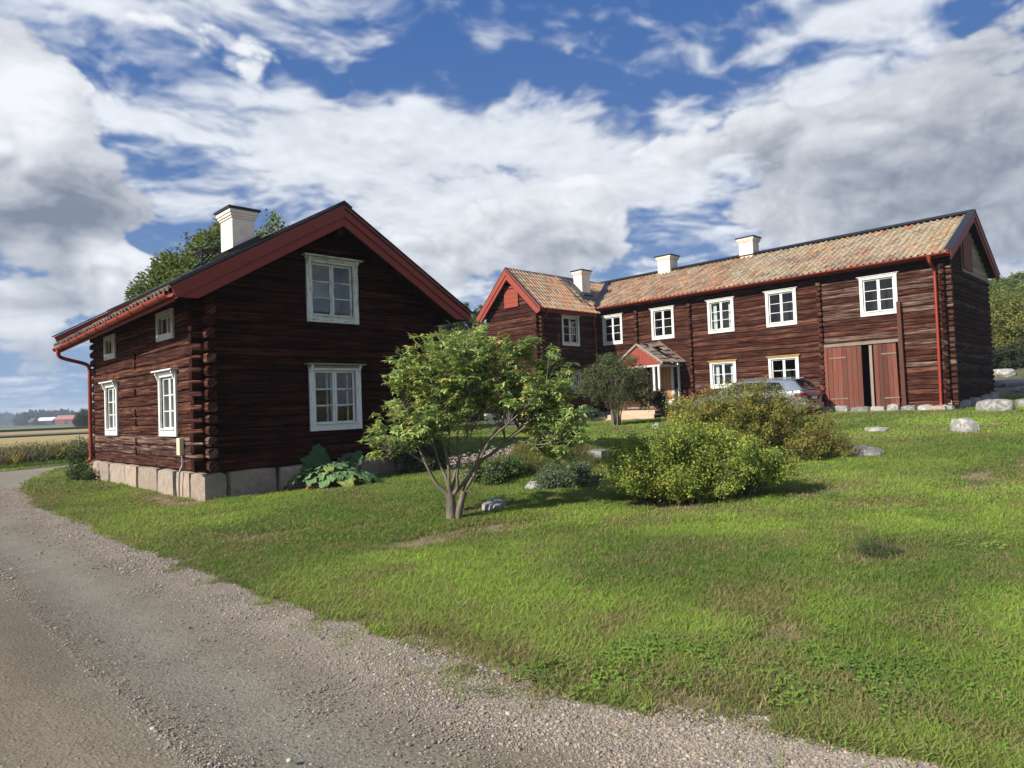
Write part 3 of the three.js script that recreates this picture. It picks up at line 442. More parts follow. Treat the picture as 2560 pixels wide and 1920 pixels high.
// ---------------------------------------------------------------- the cottage by the road
const HALF = Math.PI / 2;
{
  const H = thing('log_cottage', 'dark red log cottage with granite foundation and white windows beside the gravel road', 'house', XC, 0, ZC), W = 5.4, L = 7.9, B = 0.56;
  const wl = [{ x: -2.45, y: 1.225, w: 1.05, h: 1.34, cornice: 'deep', curtain: 2, seed: 3, thinSide: 0.1 }, { x: -6.58, y: 1.225, w: 1.07, h: 1.31, cornice: 'deep', curtain: 2, seed: 4, thinSide: 0.1 },
    { x: -2.51, y: 3.225, w: 1.02, h: 0.61, rows: 1, cornice: 'none', seed: 5, curtain: 1, thinSide: 0.115, bottom: 0.1, st: 0.03, top: 0.12 }, { x: -6.56, y: 3.13, w: 0.94, h: 0.6, rows: 1, cornice: 'none', seed: 6, curtain: 1, thinSide: 0.115, bottom: 0.1, st: 0.03, top: 0.12 }];
  const wg = [{ x: 2.11, y: 1.215, w: 1.235, h: 1.385, cornice: 'deep', seed: 1, thinSide: 0.125, ledge: M.greyBoard[0], inner: true }, { x: 2.105, y: 3.51, w: 1.24, h: 1.38, cornice: 'deep', mat: M.whiteOld, curtain: 2, seed: 2, thinSide: 0.125 }];
  const yl = courses(B, 4.02, 0.222, 5), yg = [B, B + 0.33, ...courses(B + 0.33, 5.75, 0.226, 9).slice(1)];
  const long = logWall(H, { pos: [0, 0, 0], turn: -HALF, ys: yl, x0: -L, x1: 0, openings: windowsIn(wl), head0: 0.2, head1: 0.21, mats: M.log, seed: 1, wave: 0.03, pick: (i) => i < 3 && i > 0 ? M.logBare[0] : M.log[(i * 7 + 3) % 4] });
  logWall(H, { pos: [0, 0, 0], turn: 0, ys: yg, x0: 0, x1: W, openings: windowsIn(wg), head0: 0.21, head1: 0.2, seed: 2, wave: 0.025, mats: M.logDark,
    range: (y) => { const a = Math.max(0, (y + 0.2 - 3.9) / 0.596 - 0.74); return [a, W - a]; } });
  for (const q of wl) { const o = makeWindow(H, q); o.rotation.y = -HALF; o.position.set(0, q.y, q.x); }
  for (const q of wg) makeWindow(H, q);
  // walls out of sight
  part(H, 'wall', [board(0.2, 3.5, L, W - 0.1, B + 1.75, -L / 2), board(W - 0.4, 3.5, 0.2, W / 2, B + 1.75, -L + 0.1), board(W - 0.3, 0.1, L - 0.3, W / 2, 3.72, -L / 2)], M.darkWood);
  // cross-wall heads in the middle of the long side
  { const w = grp(H, 'cross_wall'), ys = courses(B, 3.5, 0.222, 15); w.rotation.y = -HALF; for (let i = 1; i < ys.length - 1; i++) if (n2(i * 3.3, 2) > 0.33) part(w, 'log_end', board(0.035 + 0.02 * n2(i, 9), (ys[i + 1] - ys[i]) * 0.82, 0.05, -4.14, (ys[i] + ys[i + 1]) / 2, 0.012), M.log[i % 4]); }
  // a vertical stop board where the log ends begin
  // granite foundation
  const F = grp(H, 'foundation'); let s = 0;
  const stones = [[-0.04, 0.78], [0.76, 0.73], [1.51, 0.1], [1.62, 1.05], [2.69, 1.35], [4.06, 0.9], [4.98, 1.3], [6.3, 1.0], [7.32, 0.75]];
  for (const [a, w] of stones) { if (w < 0.2) continue; const g = stoneGeo(0.42, 0.76 + 0.04 * n2(a, 3), w - 0.03, ++s * 1.7, 0.12, 0.24); g.translate(0.185 - 0.05 * n2(a * 2, 1), B - 0.40 - 0.02 * n2(a, 8), -(a + w / 2)); part(F, 'stone', g, M.granite[s % 3]); }
  for (const [a, w] of [[0.36, 0.10], [0.4, 1.0], [1.42, 0.95], [2.4, 0.85], [3.28, 0.95], [4.26, 1.1]]) { if (w < 0.2) continue; const g = stoneGeo(w - 0.03, 0.76, 0.4, ++s * 2.3, 0.12, 0.24); g.translate(a + w / 2, B - 0.39, -0.165 - 0.03 * n2(a, 4)); part(F, 'stone', g, M.granite[(s + 1) % 3]); }
  // roof
  const pitch = Math.atan(0.596), up = 3.44 / Math.cos(pitch);
  const left = slope(H, { origin: [-0.74, 3.61, -8.5], pitch, turn: -HALF, width: 9.12, length: up, seed: 21, count: 84, order: (q) => q.j - 0.01 * q.i, tilt: 0.024, pickTone: (q, t) => [12, 13, 9, 12, 7, 13, 4][Math.floor(t * 7)] });
  slope(H, { origin: [W + 0.74, 3.86, 0.62], pitch, turn: HALF, width: 9.12, length: up, seed: 22, pickTone: (q, t) => [2, 4, 8, 9, 7][Math.floor(t * 5)] });
  part(H, 'ridge_cap', [rot(board(0.03, 0.22, 9.2), 'z', -1.03).translate(2.61, 5.95, -3.95), rot(board(0.03, 0.22, 9.2), 'z', 1.03).translate(2.79, 5.95, -3.95)], M.blackMetal);
  // barge boards: two boards on each rake with a plumb cut below, and a metal capping
  const V = grp(H, 'verge'), rake = (x0, y0, x1, y1, h, z, th) => { const sh = new THREE.Shape(); sh.moveTo(x0, y0); sh.lineTo(x1, y1); sh.lineTo(x1, y1 - h); const k = (y1 - y0) / (x1 - x0); const yb = y0 - h + 0.02, cut = Math.max(3.715, yb); sh.lineTo(x0 + (cut - (y0 - h)) / k * (y1 > y0 ? 1 : 1), cut); if (cut < y0) sh.lineTo(x0 + (x1 > x0 ? 0.07 : -0.07), cut); sh.closePath(); const g = new THREE.ExtrudeGeometry(sh, { depth: th, bevelEnabled: true, bevelSize: 0.004, bevelThickness: 0.004, bevelSegments: 1 }); g.translate(0, 0, z); return uvMetres(g); };
  for (const z of [0.57, -8.52]) {
    const m = M.redDeep;
    part(V, 'barge_board', rake(-0.74, 3.885, 2.697, 5.93, 0.25, z + 0.028, 0.028), m); part(V, 'barge_board', rake(6.14, 3.885, 2.703, 5.93, 0.25, z + 0.028, 0.028), m);
    part(V, 'barge_board', rake(-0.62, 3.73, 2.697, 5.71, 0.215, z - 0.004, 0.028), m); part(V, 'barge_board', rake(6.02, 3.73, 2.703, 5.71, 0.215, z - 0.004, 0.028), m);
    part(V, 'metal_capping', [beam([-0.78, 3.895, z], [2.70, 5.965, z], 0.15, 0.03), beam([6.18, 3.895, z], [2.70, 5.965, z], 0.15, 0.03)], M.blackMetal);
  }
  part(H, 'soffit', [beam([-0.66, 3.72, 0.25], [2.68, 5.71, 0.25], 0.62, 0.03), beam([6.06, 3.72, 0.25], [2.72, 5.71, 0.25], 0.62, 0.03), beam([-0.66, 3.70, -4.3], [0.25, 4.25, -4.3], 8.3, 0.03), beam([6.06, 3.72, -4.3], [5.15, 4.27, -4.3], 8.3, 0.03)], M.darkWood);
  part(H, 'purlin_end', [board(0.16, 0.18, 0.55, 4.05, 4.86, 0.24), board(0.16, 0.18, 0.55, 1.35, 4.86, 0.24), board(0.16, 0.2, 0.5, 2.7, 5.42, 0.24), board(0.15, 0.17, 0.5, 4.75, 4.42, 0.24)], M.logDark[1]);
  // gutter and downpipe on the long side
  const G = grp(H, 'gutter'); part(G, 'gutter_channel', gutterGeo([-0.80, 3.53, -8.1], [-0.80, 3.755, 0.66], 0.075), M.gutter);
  part(G, 'bracket', Array.from({ length: 11 }, (_, i) => { const g = new THREE.TorusGeometry(0.08, 0.006, 4, 10, Math.PI); g.rotateZ(Math.PI); g.translate(-0.80, 3.535 + i * 0.0205, -7.9 + i * 0.82); return g.toNonIndexed(); }), M.blackMetal);
  part(H, 'fascia', beam([-0.70, 3.50, -8.4], [-0.70, 3.70, 0.6], 0.03, 0.15), M.red);
  part(H, 'downpipe', [tube([[-0.80, 3.5, -7.75], [-0.80, 3.38, -7.76], [-0.76, 3.30, -7.77], [-0.2, 3.13, -7.8], [-0.12, 3.08, -7.8], [-0.09, 2.98, -7.8], [-0.09, 2.6, -7.8]], 0.047, 40, 10), tube([[-0.09, 2.62, -7.8], [-0.09, 1.5, -7.8], [-0.09, 0.66, -7.8], [-0.1, 0.58, -7.8], [-0.2, 0.5, -7.8]], 0.047, 30, 10)], M.gutter);
  // meter box and its pipe
  part(H, 'meter_box', board(0.09, 0.34, 0.17, -0.055, 1.03, -1.17, 0.012), std({ name: 'cream_plastic', color: C(0.66, 0.60, 0.42), roughness: 0.4 }));
  part(H, 'conduit', tube([[-0.05, 0.9, -1.1], [-0.05, 0.66, -1.09], [-0.10, 0.55, -1.09], [-0.12, 0.3, -1.09], [-0.12, 0.02, -1.09]], 0.018, 16, 6), std({ name: 'grey_pipe', color: C(0.26, 0.26, 0.26), roughness: 0.4 }));
  // chimney with its metal skirt, the sweep's step and the raised panel on the slope
  const ch = chimney(H, { x0: 1.70, x1: 2.24, z0: -3.34, z1: -2.66, y0: 4.9, y1: 6.46, over: 0.075 });
  part(ch, 'metal_skirt', [beam([1.58, 5.36, -3.0], [2.36, 5.83, -3.0], 0.80, 0.16), beam([1.3, 5.02, -3.0], [1.7, 5.27, -3.0], 0.85, 0.06)], M.blackMetal);
  const st = grp(H, 'roof_step'); part(st, 'platform', rot(board(0.42, 0.03, 0.66), 'z', 0.12).translate(1.12, 5.36, -2.75), M.blackMetal); part(st, 'step_bracket', [beam([0.95, 5.0, -2.5], [1.28, 5.36, -2.5], 0.03, 0.04), beam([0.95, 5.0, -3.0], [1.28, 5.36, -3.0], 0.03, 0.04), beam([0.93, 5.0, -2.5], [0.95, 5.33, -2.5], 0.03, 0.04)], M.blackMetal);
  const pn = grp(H, 'roof_panel'); part(pn, 'panel', beam([0.0, 4.375, -3.75], [1.25, 5.12, -3.75], 5.3, 0.05), std({ name: 'dark_glass_panel', color: C(0.012, 0.014, 0.02), roughness: 0.12 })); part(pn, 'panel_rail', [beam([0.15, 4.33, -6.3], [0.15, 4.33, -1.1], 0.04, 0.06), beam([1.0, 4.85, -6.3], [1.0, 4.85, -1.1], 0.04, 0.06)], M.blackMetal);
}

// ---------------------------------------------------------------- the long farmhouse and its wing
const E = (s) => ZM - s;
{
  const H = thing('log_farmhouse', 'long two-storey log farmhouse with clay-tiled roof, a short wing and a porch', 'house', XM, 0, ZM), B = 0.99, TOP = 6.42, D = 6.9;
  // front wall: local x = -s
  const up = [['A', 1.5, 1.28], ['B', 5.17, 1.27], ['C', 7.86, 1.24], ['D', 10.82, 1.22], ['E', 13.73, 1.21]].map(([, s, w], k) => ({ x: -(s + w), y: 4.425, w, h: 1.475, seed: 30 + k, thinSide: 0.115, cornice: 'plain', curtain: [0, 0, 1, 0, 0][k] }));
  const low = [[5.19, 1.25], [7.88, 1.23], [13.75, 1.2]].map(([s, w], k) => ({ x: -(s + w), y: 2.0, w, h: 1.19, rows: 2, seed: 40 + k, thinSide: 0.115, cornice: 'plain', ledge: M.yellow, curtain: [0, 1, 1][k] }));
  const gate = { x0: -4.06, x1: -1.58, y0: 0.5, y1: 3.38 }, doorway = { x0: -12.15, x1: -11.15, y0: 1.4, y1: 3.1 };
  const yf = courses(B, TOP, 0.205, 31), segs = [[0, 4.27, 5], [4.27, 10.0, 6], [10.0, 12.89, 7], [12.89, 15.5, 8]];
  for (const [a, b, sd] of segs) logWall(H, { pos: [0, 0, 0], turn: -HALF, ys: courses(B, TOP, sd === 5 ? 0.195 : 0.205, 31 + sd), x0: -b, x1: -a, openings: [...windowsIn([...up, ...low]), gate, doorway], head0: 0, head1: a === 0 ? 0.2 : 0, mats: M.log, seed: sd, wave: 0.035, pick: (i, y) => { const v = VAL[(i * 13 + sd * 29) & 255]; return a < 4 ? (v < 0.34 ? M.logBare[0] : M.log[(i * 5) % 4]) : v < 0.10 ? M.logBare[0] : M.log[(i * 7 + sd) % 4]; } });
  for (const s of [4.27, 10.0, 12.89]) { const w = grp(H, 'cross_wall'), ys = courses(B + 0.1, TOP - 0.1, 0.205, Math.floor(s * 10)); w.rotation.y = 0; for (let i = 0; i < ys.length - 1; i++) part(w, 'log_end', logHead(0.05, -0.13, ys[i], ys[i + 1], i + Math.floor(s * 7), 0.17, -s + 0.085), M.log[(i * 3 + 1) % 4]); }
  for (const q of [...up, ...low]) { const o = makeWindow(H, q); o.rotation.y = -HALF; o.position.set(0, q.y, q.x); }
  // right gable of rough dark logs
  const gx = (y) => { const a = Math.max(0, (y + 0.28 - 6.33) / 0.504 - 0.62); return [a, D - a]; };
  logWall(H, { pos: [0, 0, 0], turn: 0, ys: [B, B + 0.1, ...courses(B + 0.1, 6.0, 0.205, 55, 0.4).slice(1)], x0: 0, x1: D, head0: 0.2, head1: 0.22, seed: 12, wave: 0.06, mats: [M.logDark[1]], pick: (i) => VAL[(i * 11) & 255] < 0.15 ? M.logDim : M.logDark[i % 3] });
  { const w = grp(H, 'gable_boarding'); for (let y = 6.0; y < 8.15; y += 0.19) { const [a, b] = gx(y + 0.1); if (b - a < 0.25) continue; const k = Math.min(b, 2.62), l = Math.max(a, 2.62); if (k - a > 0.1) part(w, 'plank', board(k - a, 0.185, 0.03, (a + k) / 2, y + 0.095, -0.02), M.logDark[0]); if (b - l > 0.1) part(w, 'plank', board(b - l, 0.185, 0.03, (l + b) / 2, y + 0.095, 0.0), M.greyBoard[Math.floor(n2(y * 9, 3) * 3) % 3]); }
    part(H, 'hatch', [0, 1, 2, 3].map((k) => board(0.34, 1.32, 0.035, 2.85 + k * 0.35, 6.78, 0.05)), M.oldRed[2]); }
  // walls out of sight
  part(H, 'wall', [board(0.2, TOP - B, 19.2, D - 0.1, (TOP + B) / 2, -9.6), board(D, TOP - B, 0.2, D / 2, (TOP + B) / 2, -19.0), board(D - 0.5, 0.08, 18.8, D / 2, 3.75, -9.6), board(D - 0.5, 0.08, 18.8, D / 2, 6.2, -9.6), board(0.15, TOP - B, 3.6, 0.12, (TOP + B) / 2, -17.3)], M.darkWood);
  // barn room behind the gate
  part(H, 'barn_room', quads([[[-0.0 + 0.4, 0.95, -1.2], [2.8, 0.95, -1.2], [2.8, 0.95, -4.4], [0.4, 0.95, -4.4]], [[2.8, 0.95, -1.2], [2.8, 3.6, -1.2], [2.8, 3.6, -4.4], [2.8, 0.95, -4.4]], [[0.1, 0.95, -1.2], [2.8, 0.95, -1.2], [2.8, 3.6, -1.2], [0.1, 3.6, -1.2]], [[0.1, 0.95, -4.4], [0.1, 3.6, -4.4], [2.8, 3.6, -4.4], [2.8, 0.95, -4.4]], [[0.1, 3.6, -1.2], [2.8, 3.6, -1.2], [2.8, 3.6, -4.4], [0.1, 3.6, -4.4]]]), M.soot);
  // gate leaves of upright planks
  const leaf = (x0, x1, y0, y1, n, lean, z, seed) => { const d = grp(H, 'gate_leaf'); d.rotation.y = -HALF; const r = rng(seed); const w = (x1 - x0) / n; for (let k = 0; k < n; k++) { const g = board(w - 0.008, y1 - y0 + 0.03 * (r() - 0.5), 0.028, 0, 0, 0.004 * (r() - 0.5)); g.rotateZ(lean * (0.6 + 0.5 * k / n) + 0.004 * (r() - 0.5)); g.translate(x0 + (k + 0.5) * w, (y0 + y1) / 2 + 0.02 * (r() - 0.5), z); part(d, 'plank', g, M.oldRed[Math.floor(r() * 4)]); } return d; };
  const L1 = leaf(-4.06, -2.82, 0.93, 3.36, 7, 0, 0.035, 61); part(L1, 'hinge_strap', [board(0.62, 0.05, 0.02, -3.68, 2.95, 0.062), board(0.62, 0.05, 0.02, -3.68, 1.38, 0.062)], M.greyBoard[1]);
  const L2 = leaf(-2.40, -1.62, 0.9, 3.35, 5, 0.012, 0.05, 62); part(L2, 'hinge_strap', [board(0.5, 0.05, 0.02, -1.88, 2.98, 0.08), board(0.5, 0.05, 0.02, -1.84, 1.36, 0.08)], M.greyBoard[1]);
  { const f = grp(H, 'gate_frame'); f.rotation.y = -HALF; part(f, 'lintel', board(2.75, 0.12, 0.07, -2.85, 3.44, 0.03), M.greyBoard[1]); part(f, 'jamb', board(0.13, 2.5, 0.08, -4.13, 2.15, 0.03), M.oldRed[2]); part(f, 'jamb', board(0.10, 2.4, 0.06, -2.52, 2.14, -0.02), M.greyBoard[0]); part(f, 'threshold', board(2.4, 0.12, 0.12, -2.85, 0.88, -0.02), M.greyBoard[0]); }
  // foundation stones under the sill
  const F = grp(H, 'foundation'); { const r = rng(91); let k = 0;
    for (let s = -0.1; s < 15.2;) { const w = 0.28 + 0.5 * r(), h = 0.22 + 0.16 * r(), g = stoneGeo(0.5, h + 0.12, w * 0.95, 3 + k * 1.3, 0.16, 0.5, 5); const gy = ground(XM, E(s)); g.translate(0.06 - 0.1 * r(), gy + 0.02, -(s + w / 2)); part(F, 'stone', g, M.rock[k++ % 3]); s += w + 0.03; }
    for (let t = 0.2; t < 6.8;) { const w = 0.3 + 0.45 * r(), h = 0.2 + 0.2 * r(), g = stoneGeo(w, h + 0.15, 0.5, 3 + k * 1.1, 0.16, 0.5, 5); g.translate(t + w / 2, ground(XM + t, ZM) + 0.03, -0.05); part(F, 'stone', g, M.rock[k++ % 3]); t += w + 0.03; }
    part(F, 'sill_bed', [board(0.3, 0.5, 15.2, 0.22, 0.72, -7.6), board(6.6, 0.5, 0.3, 3.4, 0.72, -0.24)], M.soot); }
  // main roof
  const pitch = Math.atan(0.504), sl = 3.98 / Math.cos(pitch);
  const patch = (x, y, s) => fbm2(x * 0.42 + s, y * 0.5 + s, 3);
  const toneMain = (q, t) => { const x = q.x, p = patch(x, q.y, 3); if (t < 0.10) return [6, 10, 7][Math.floor(t * 30)]; if (x < 9.5 + 3 * p) { if (t > 0.55 && p > 0.42) return [6, 10, 1, 0, 7][Math.floor(t * 50) % 5]; return [1, 0, 3, 10, 2, 4, 7][Math.floor(t * 70) % 7]; } if (p > 0.56) return [7, 9, 4, 2][Math.floor(t * 40) % 4]; return [3, 8, 1, 5, 3, 4, 2, 3][Math.floor(t * 80) % 8]; };
  const valleyOk = (x, y) => { const s = 19.3 - x, u = y * Math.cos(pitch); return s < 15.35 - 0.45 + u / 3.95 * 2.15 - 0.10; };
  slope(H, { origin: [-0.50, 6.27, -19.3], pitch, turn: -HALF, width: 19.58, length: sl, seed: 33, count: 300, keep: valleyOk, order: (q) => -q.x, pickTone: toneMain });
  slope(H, { origin: [D + 0.50, 6.27, 0.28], pitch, turn: HALF, width: 19.58, length: sl - 0.02, seed: 34, pickTone: (q, t) => [1, 2, 4, 9][Math.floor(t * 4)] });
  part(H, 'ridge_cap', [rot(board(0.02, 0.26, 19.6), 'z', -1.08).translate(3.36, 8.37, -9.5), rot(board(0.02, 0.26, 19.6), 'z', 1.08).translate(3.58, 8.37, -9.5)], M.blackMetal);
  const V = grp(H, 'verge'), rake = (x0, y0, x1, y1, h, z, th) => { const sh = new THREE.Shape(); sh.moveTo(x0, y0); sh.lineTo(x1, y1); sh.lineTo(x1, y1 - h); sh.lineTo(x0 + (x1 > x0 ? 0.08 : -0.08), y0 - h + 0.04); sh.closePath(); const g = new THREE.ExtrudeGeometry(sh, { depth: th, bevelEnabled: true, bevelSize: 0.004, bevelThickness: 0.004, bevelSegments: 1 }); g.translate(0, 0, z); return uvMetres(g); };
  part(V, 'barge_board', rake(-0.54, 6.33, 3.47, 8.375, 0.25, 0.31, 0.028), M.red); part(V, 'barge_board', rake(7.48, 6.33, 3.47, 8.375, 0.25, 0.31, 0.028), M.red);
  part(V, 'barge_board', rake(-0.42, 6.19, 3.47, 8.16, 0.2, 0.275, 0.028), M.red); part(V, 'barge_board', rake(7.36, 6.19, 3.47, 8.16, 0.2, 0.275, 0.028), M.red);
  part(V, 'metal_capping', [beam([-0.56, 6.36, 0.25], [3.48, 8.42, 0.25], 0.22, 0.03), beam([7.50, 6.36, 0.25], [3.48, 8.42, 0.25], 0.22, 0.03)], M.blackMetal);
  part(H, 'soffit', [beam([-0.45, 6.22, 0.13], [3.46, 8.20, 0.13], 0.30, 0.03), beam([7.4, 6.22, 0.13], [3.5, 8.2, 0.13], 0.30, 0.03), beam([-0.42, 6.22, -9.4], [0.35, 6.61, -9.4], 18.9, 0.03)], M.red);
  part(H, 'fascia', beam([-0.45, 6.20, -14.8], [-0.45, 6.20, 0.25], 0.03, 0.11), M.red);
  part(H, 'gutter', gutterGeo([-0.55, 6.27, -14.85], [-0.55, 6.27, 0.26], 0.065), M.gutter);
  part(H, 'downpipe', [tube([[-0.55, 6.26, -0.32], [-0.55, 6.12, -0.32], [-0.52, 6.02, -0.31], [-0.2, 5.82, -0.28], [-0.14, 5.76, -0.27], [-0.12, 5.6, -0.27], [-0.12, 5.3, -0.27]], 0.05, 30, 10), tube([[-0.12, 5.35, -0.27], [-0.12, 3, -0.28], [-0.12, 1.1, -0.3], [-0.14, 1.0, -0.3], [-0.26, 0.93, -0.3]], 0.05, 30, 10)], M.gutter);
  part(H, 'hopper', new THREE.CylinderGeometry(0.09, 0.05, 0.16, 12).toNonIndexed().translate(-0.55, 6.17, -0.32), M.gutter);
  part(H, 'drain_stone', [stoneGeo(0.55, 0.22, 0.62, 5.5, 0.1, 0.3).translate(-0.2, 0.92, -0.4), board(0.12, 0.2, 0.12, -0.12, 1.1, -0.02)], M.granite[2]);
  chimney(H, { x0: 3.3, x1: 3.95, z0: -9.15, z1: -8.45, y0: 7.8, y1: 9.16, over: 0.08 });
  chimney(H, { x0: 3.2, x1: 3.95, z0: -13.65, z1: -12.9, y0: 7.8, y1: 9.09, over: 0.08 });

  // ---- wing: side wall at z = ZI facing the viewer, gable facing the road
  const zi = ZI - ZM, wx = -4.3, WD = 3.4, WT = 6.3;
  const sideWin = [{ x: -2.71, y: 4.385, w: 1.29, h: 1.47, seed: 51, thinSide: 0.115, cornice: 'plain' }, { x: -2.71, y: 2.05, w: 1.29, h: 1.12, rows: 2, seed: 52, thinSide: 0.115, cornice: 'plain', curtain: 1, ledge: M.greyBoard[1] }];
  logWall(H, { pos: [0, 0, zi], turn: 0, ys: courses(1.22, WT, 0.205, 71), x0: wx, x1: 0, openings: windowsIn(sideWin), head0: 0.18, seed: 21, wave: 0.03, mats: M.log });
  for (const q of sideWin) { const o = makeWindow(H, q); o.position.set(q.x, q.y, zi); }
  const wingX = (y) => { const a = Math.max(0, (y + 0.34 - 6.05) / 1.0 - 0.45); return [-WD + a, -a]; };
  logWall(H, { pos: [wx, 0, zi], turn: -HALF, ys: [1.22, 1.33, ...courses(1.33, 7.9, 0.205, 72).slice(1)], x0: -WD, x1: 0, head0: 0.18, head1: 0.18, seed: 22, wave: 0.03, mats: M.log, range: wingX });
  part(H, 'wall', [board(4.3, 5.1, 0.2, wx / 2, 3.75, zi - WD + 0.1), board(4.0, 0.06, WD - 0.3, wx / 2, 3.6, zi - WD / 2), board(4.0, 0.06, WD - 0.3, wx / 2, 6.2, zi - WD / 2)], M.darkWood);
  { const h = grp(H, 'hatch'); for (let k = 0; k < 4; k++) part(h, 'plank', board(0.03, 0.218, 0.94, wx - 0.06, 6.42 + k * 0.224, zi - 1.70), M.redBright); part(h, 'hatch_frame', board(0.03, 0.1, 0.86, wx - 0.055, 7.29, zi - 1.70), M.redBright); }
  // limewashed stone base of the wing
  { const r = rng(17); let k = 0; for (let row = 0; row < 2; row++) for (let s = -0.1; s < 3.45;) { const w = 0.55 + 0.5 * r(), g = stoneGeo(0.36, 0.31, w, 20 + k, 0.08, 0.2, 5); g.translate(wx + 0.15, 0.78 + row * 0.3, zi - s - w / 2); part(F, 'stone', g, M.limewash); k++; s += w + 0.02; }
    for (let t = -4.2; t < -0.2;) { const w = 0.45 + 0.5 * r(), g = stoneGeo(w, 0.6, 0.36, 40 + k, 0.1, 0.25, 5); g.translate(t + w / 2, 0.93, zi - 0.15); part(F, 'stone', g, M.granite[k % 3]); k++; t += w + 0.02; } }
  const wp = Math.atan(1.0), wsl = 2.15 / Math.cos(wp), toneWing = (q, t) => { const p = patch(q.x, q.y, 9); if (t < 0.16) return [6, 10][Math.floor(t * 12)]; if (q.y < 0.75 && t < 0.6) return [6, 10, 0, 1][Math.floor(t * 60) % 4]; return p > 0.55 ? [7, 0, 4, 2][Math.floor(t * 40) % 4] : [1, 3, 2, 5, 0, 10][Math.floor(t * 60) % 6]; };
  const wingOk = (x, y) => { const t = -(x - 4.68), u = y * Math.cos(wp); return t > -(u) / 2.15 * 3.95 + 0.50 - 0.08; };
  slope(H, { origin: [wx - 0.38, 6.0, zi + 0.45], pitch: wp, turn: 0, width: 8.0, length: wsl, seed: 44, keep: (x, y) => wingOk(x, y) && !(x > 3.95 && x < 5.2 && y > 1.25 && y < 2.3), pickTone: toneWing, count: 150, order: (q) => q.x });
  slope(H, { origin: [2.6, 6.0, zi - 3.85], pitch: wp, turn: Math.PI, width: 6.98, length: wsl, seed: 45, pickTone: toneWing });
  part(H, 'ridge_cap', [rot(board(7.5, 0.2, 0.02), 'x', -0.75).translate(-0.93, 8.14, zi - 1.63), rot(board(7.5, 0.2, 0.02), 'x', 0.75).translate(-0.93, 8.14, zi - 1.77)], M.blackMetal);
  // valley metal between the two roofs
  part(H, 'valley', beam([-0.50, 6.34, zi + 0.45], [3.40, 8.36, zi - 1.66], 0.34, 0.012, new THREE.Vector3(-0.45, 0.85, 0.7)), M.blackMetal);
  const wr = (z0, y0, z1, y1, h, x, th) => { const sh = new THREE.Shape(); sh.moveTo(z0, y0); sh.lineTo(z1, y1); sh.lineTo(z1, y1 - h); const k = z1 > z0 ? 1 : -1; sh.lineTo(z0 + k * 0.12, y0 - h + 0.13); sh.lineTo(z0 + k * 0.035, y0 - h + 0.13); sh.closePath(); const g = new THREE.ExtrudeGeometry(sh, { depth: th, bevelEnabled: true, bevelSize: 0.004, bevelThickness: 0.004, bevelSegments: 1 }); g.rotateY(-HALF); g.translate(x, 0, 0); return uvMetres(g); };
  const VW = grp(H, 'verge'), zc = zi - 1.7;
  for (const [z0, sg] of [[zi + 0.47, -1], [zi - 3.87, 1]]) { part(VW, 'barge_board', wr(z0, 6.05, zc, 8.19, 0.34, wx - 0.35, 0.028), M.redBright); part(VW, 'barge_board', wr(z0 + sg * 0.16, 5.93, zc, 7.90, 0.27, wx - 0.315, 0.028), M.redBright); part(VW, 'metal_capping', beam([wx - 0.32, 6.06, z0], [wx - 0.32, 8.22, zc], 0.14, 0.025), M.blackMetal); }
  part(H, 'soffit', [beam([wx - 0.15, 5.88, zi + 0.40], [wx - 0.15, 7.92, zc], 0.36, 0.03), beam([wx - 0.15, 5.88, zi - 3.8], [wx - 0.15, 7.92, zc], 0.36, 0.03), beam([-2.35, 5.86, zi + 0.38], [-2.35, 6.3, zi - 0.04], 4.0, 0.03)], M.red);
  part(H, 'gutter', gutterGeo([wx - 0.3, 6.0, zi + 0.52], [-0.66, 6.0, zi + 0.52], 0.06), M.gutter); part(H, 'fascia', board(3.9, 0.13, 0.03, -2.55, 5.92, zi + 0.43), M.red);
  part(H, 'downpipe', [tube([[-4.2, 5.98, zi + 0.52], [-4.2, 5.86, zi + 0.52], [-4.17, 5.75, zi + 0.42], [-4.12, 5.6, zi + 0.12], [-4.12, 5.45, zi + 0.1], [-4.12, 4.9, zi + 0.1]], 0.04, 24, 8), tube([[-4.12, 4.95, zi + 0.1], [-4.12, 3, zi + 0.1], [-4.1, 1.0, zi + 0.1]], 0.04, 10, 8)], M.gutter);
  part(H, 'downpipe', [tube([[-0.75, 5.98, zi + 0.52], [-0.72, 5.86, zi + 0.5], [-0.5, 5.6, zi + 0.25], [-0.26, 5.3, zi + 0.12], [-0.22, 5.1, zi + 0.1], [-0.22, 4.7, zi + 0.1]], 0.04, 24, 8), tube([[-0.22, 4.75, zi + 0.1], [-0.22, 3, zi + 0.1], [-0.22, 0.85, zi + 0.1]], 0.04, 10, 8)], M.gutter);
  const wc = chimney(H, { x0: -0.25, x1: 0.42, z0: zi - 1.19, z1: zi - 0.63, y0: 6.9, y1: 8.42, over: 0.075 });
  part(wc, 'metal_skirt', [beam([0.085, 7.08, zi - 0.52], [0.085, 7.95, zi - 1.4], 0.76, 0.13), beam([0.0, 6.86, zi - 0.28], [0.0, 8.12, zi - 1.6], 1.3, 0.04)], M.blackMetal);
  const ld = grp(H, 'roof_ladder'); part(ld, 'rail', [beam([-1.16, 8.2, zi - 1.66], [-0.96, 6.55, zi - 0.02], 0.035, 0.05), beam([-0.80, 8.22, zi - 1.68], [-0.60, 6.45, zi + 0.09], 0.035, 0.05)], M.blackMetal); for (let k = 0; k < 9; k++) { const f = (k + 0.5) / 9; part(ld, 'rung', board(0.36, 0.025, 0.025, lerp(-0.98, -0.78, f), lerp(8.2, 6.52, f), zi + lerp(-1.66, 0.02, f)), M.blackMetal); }

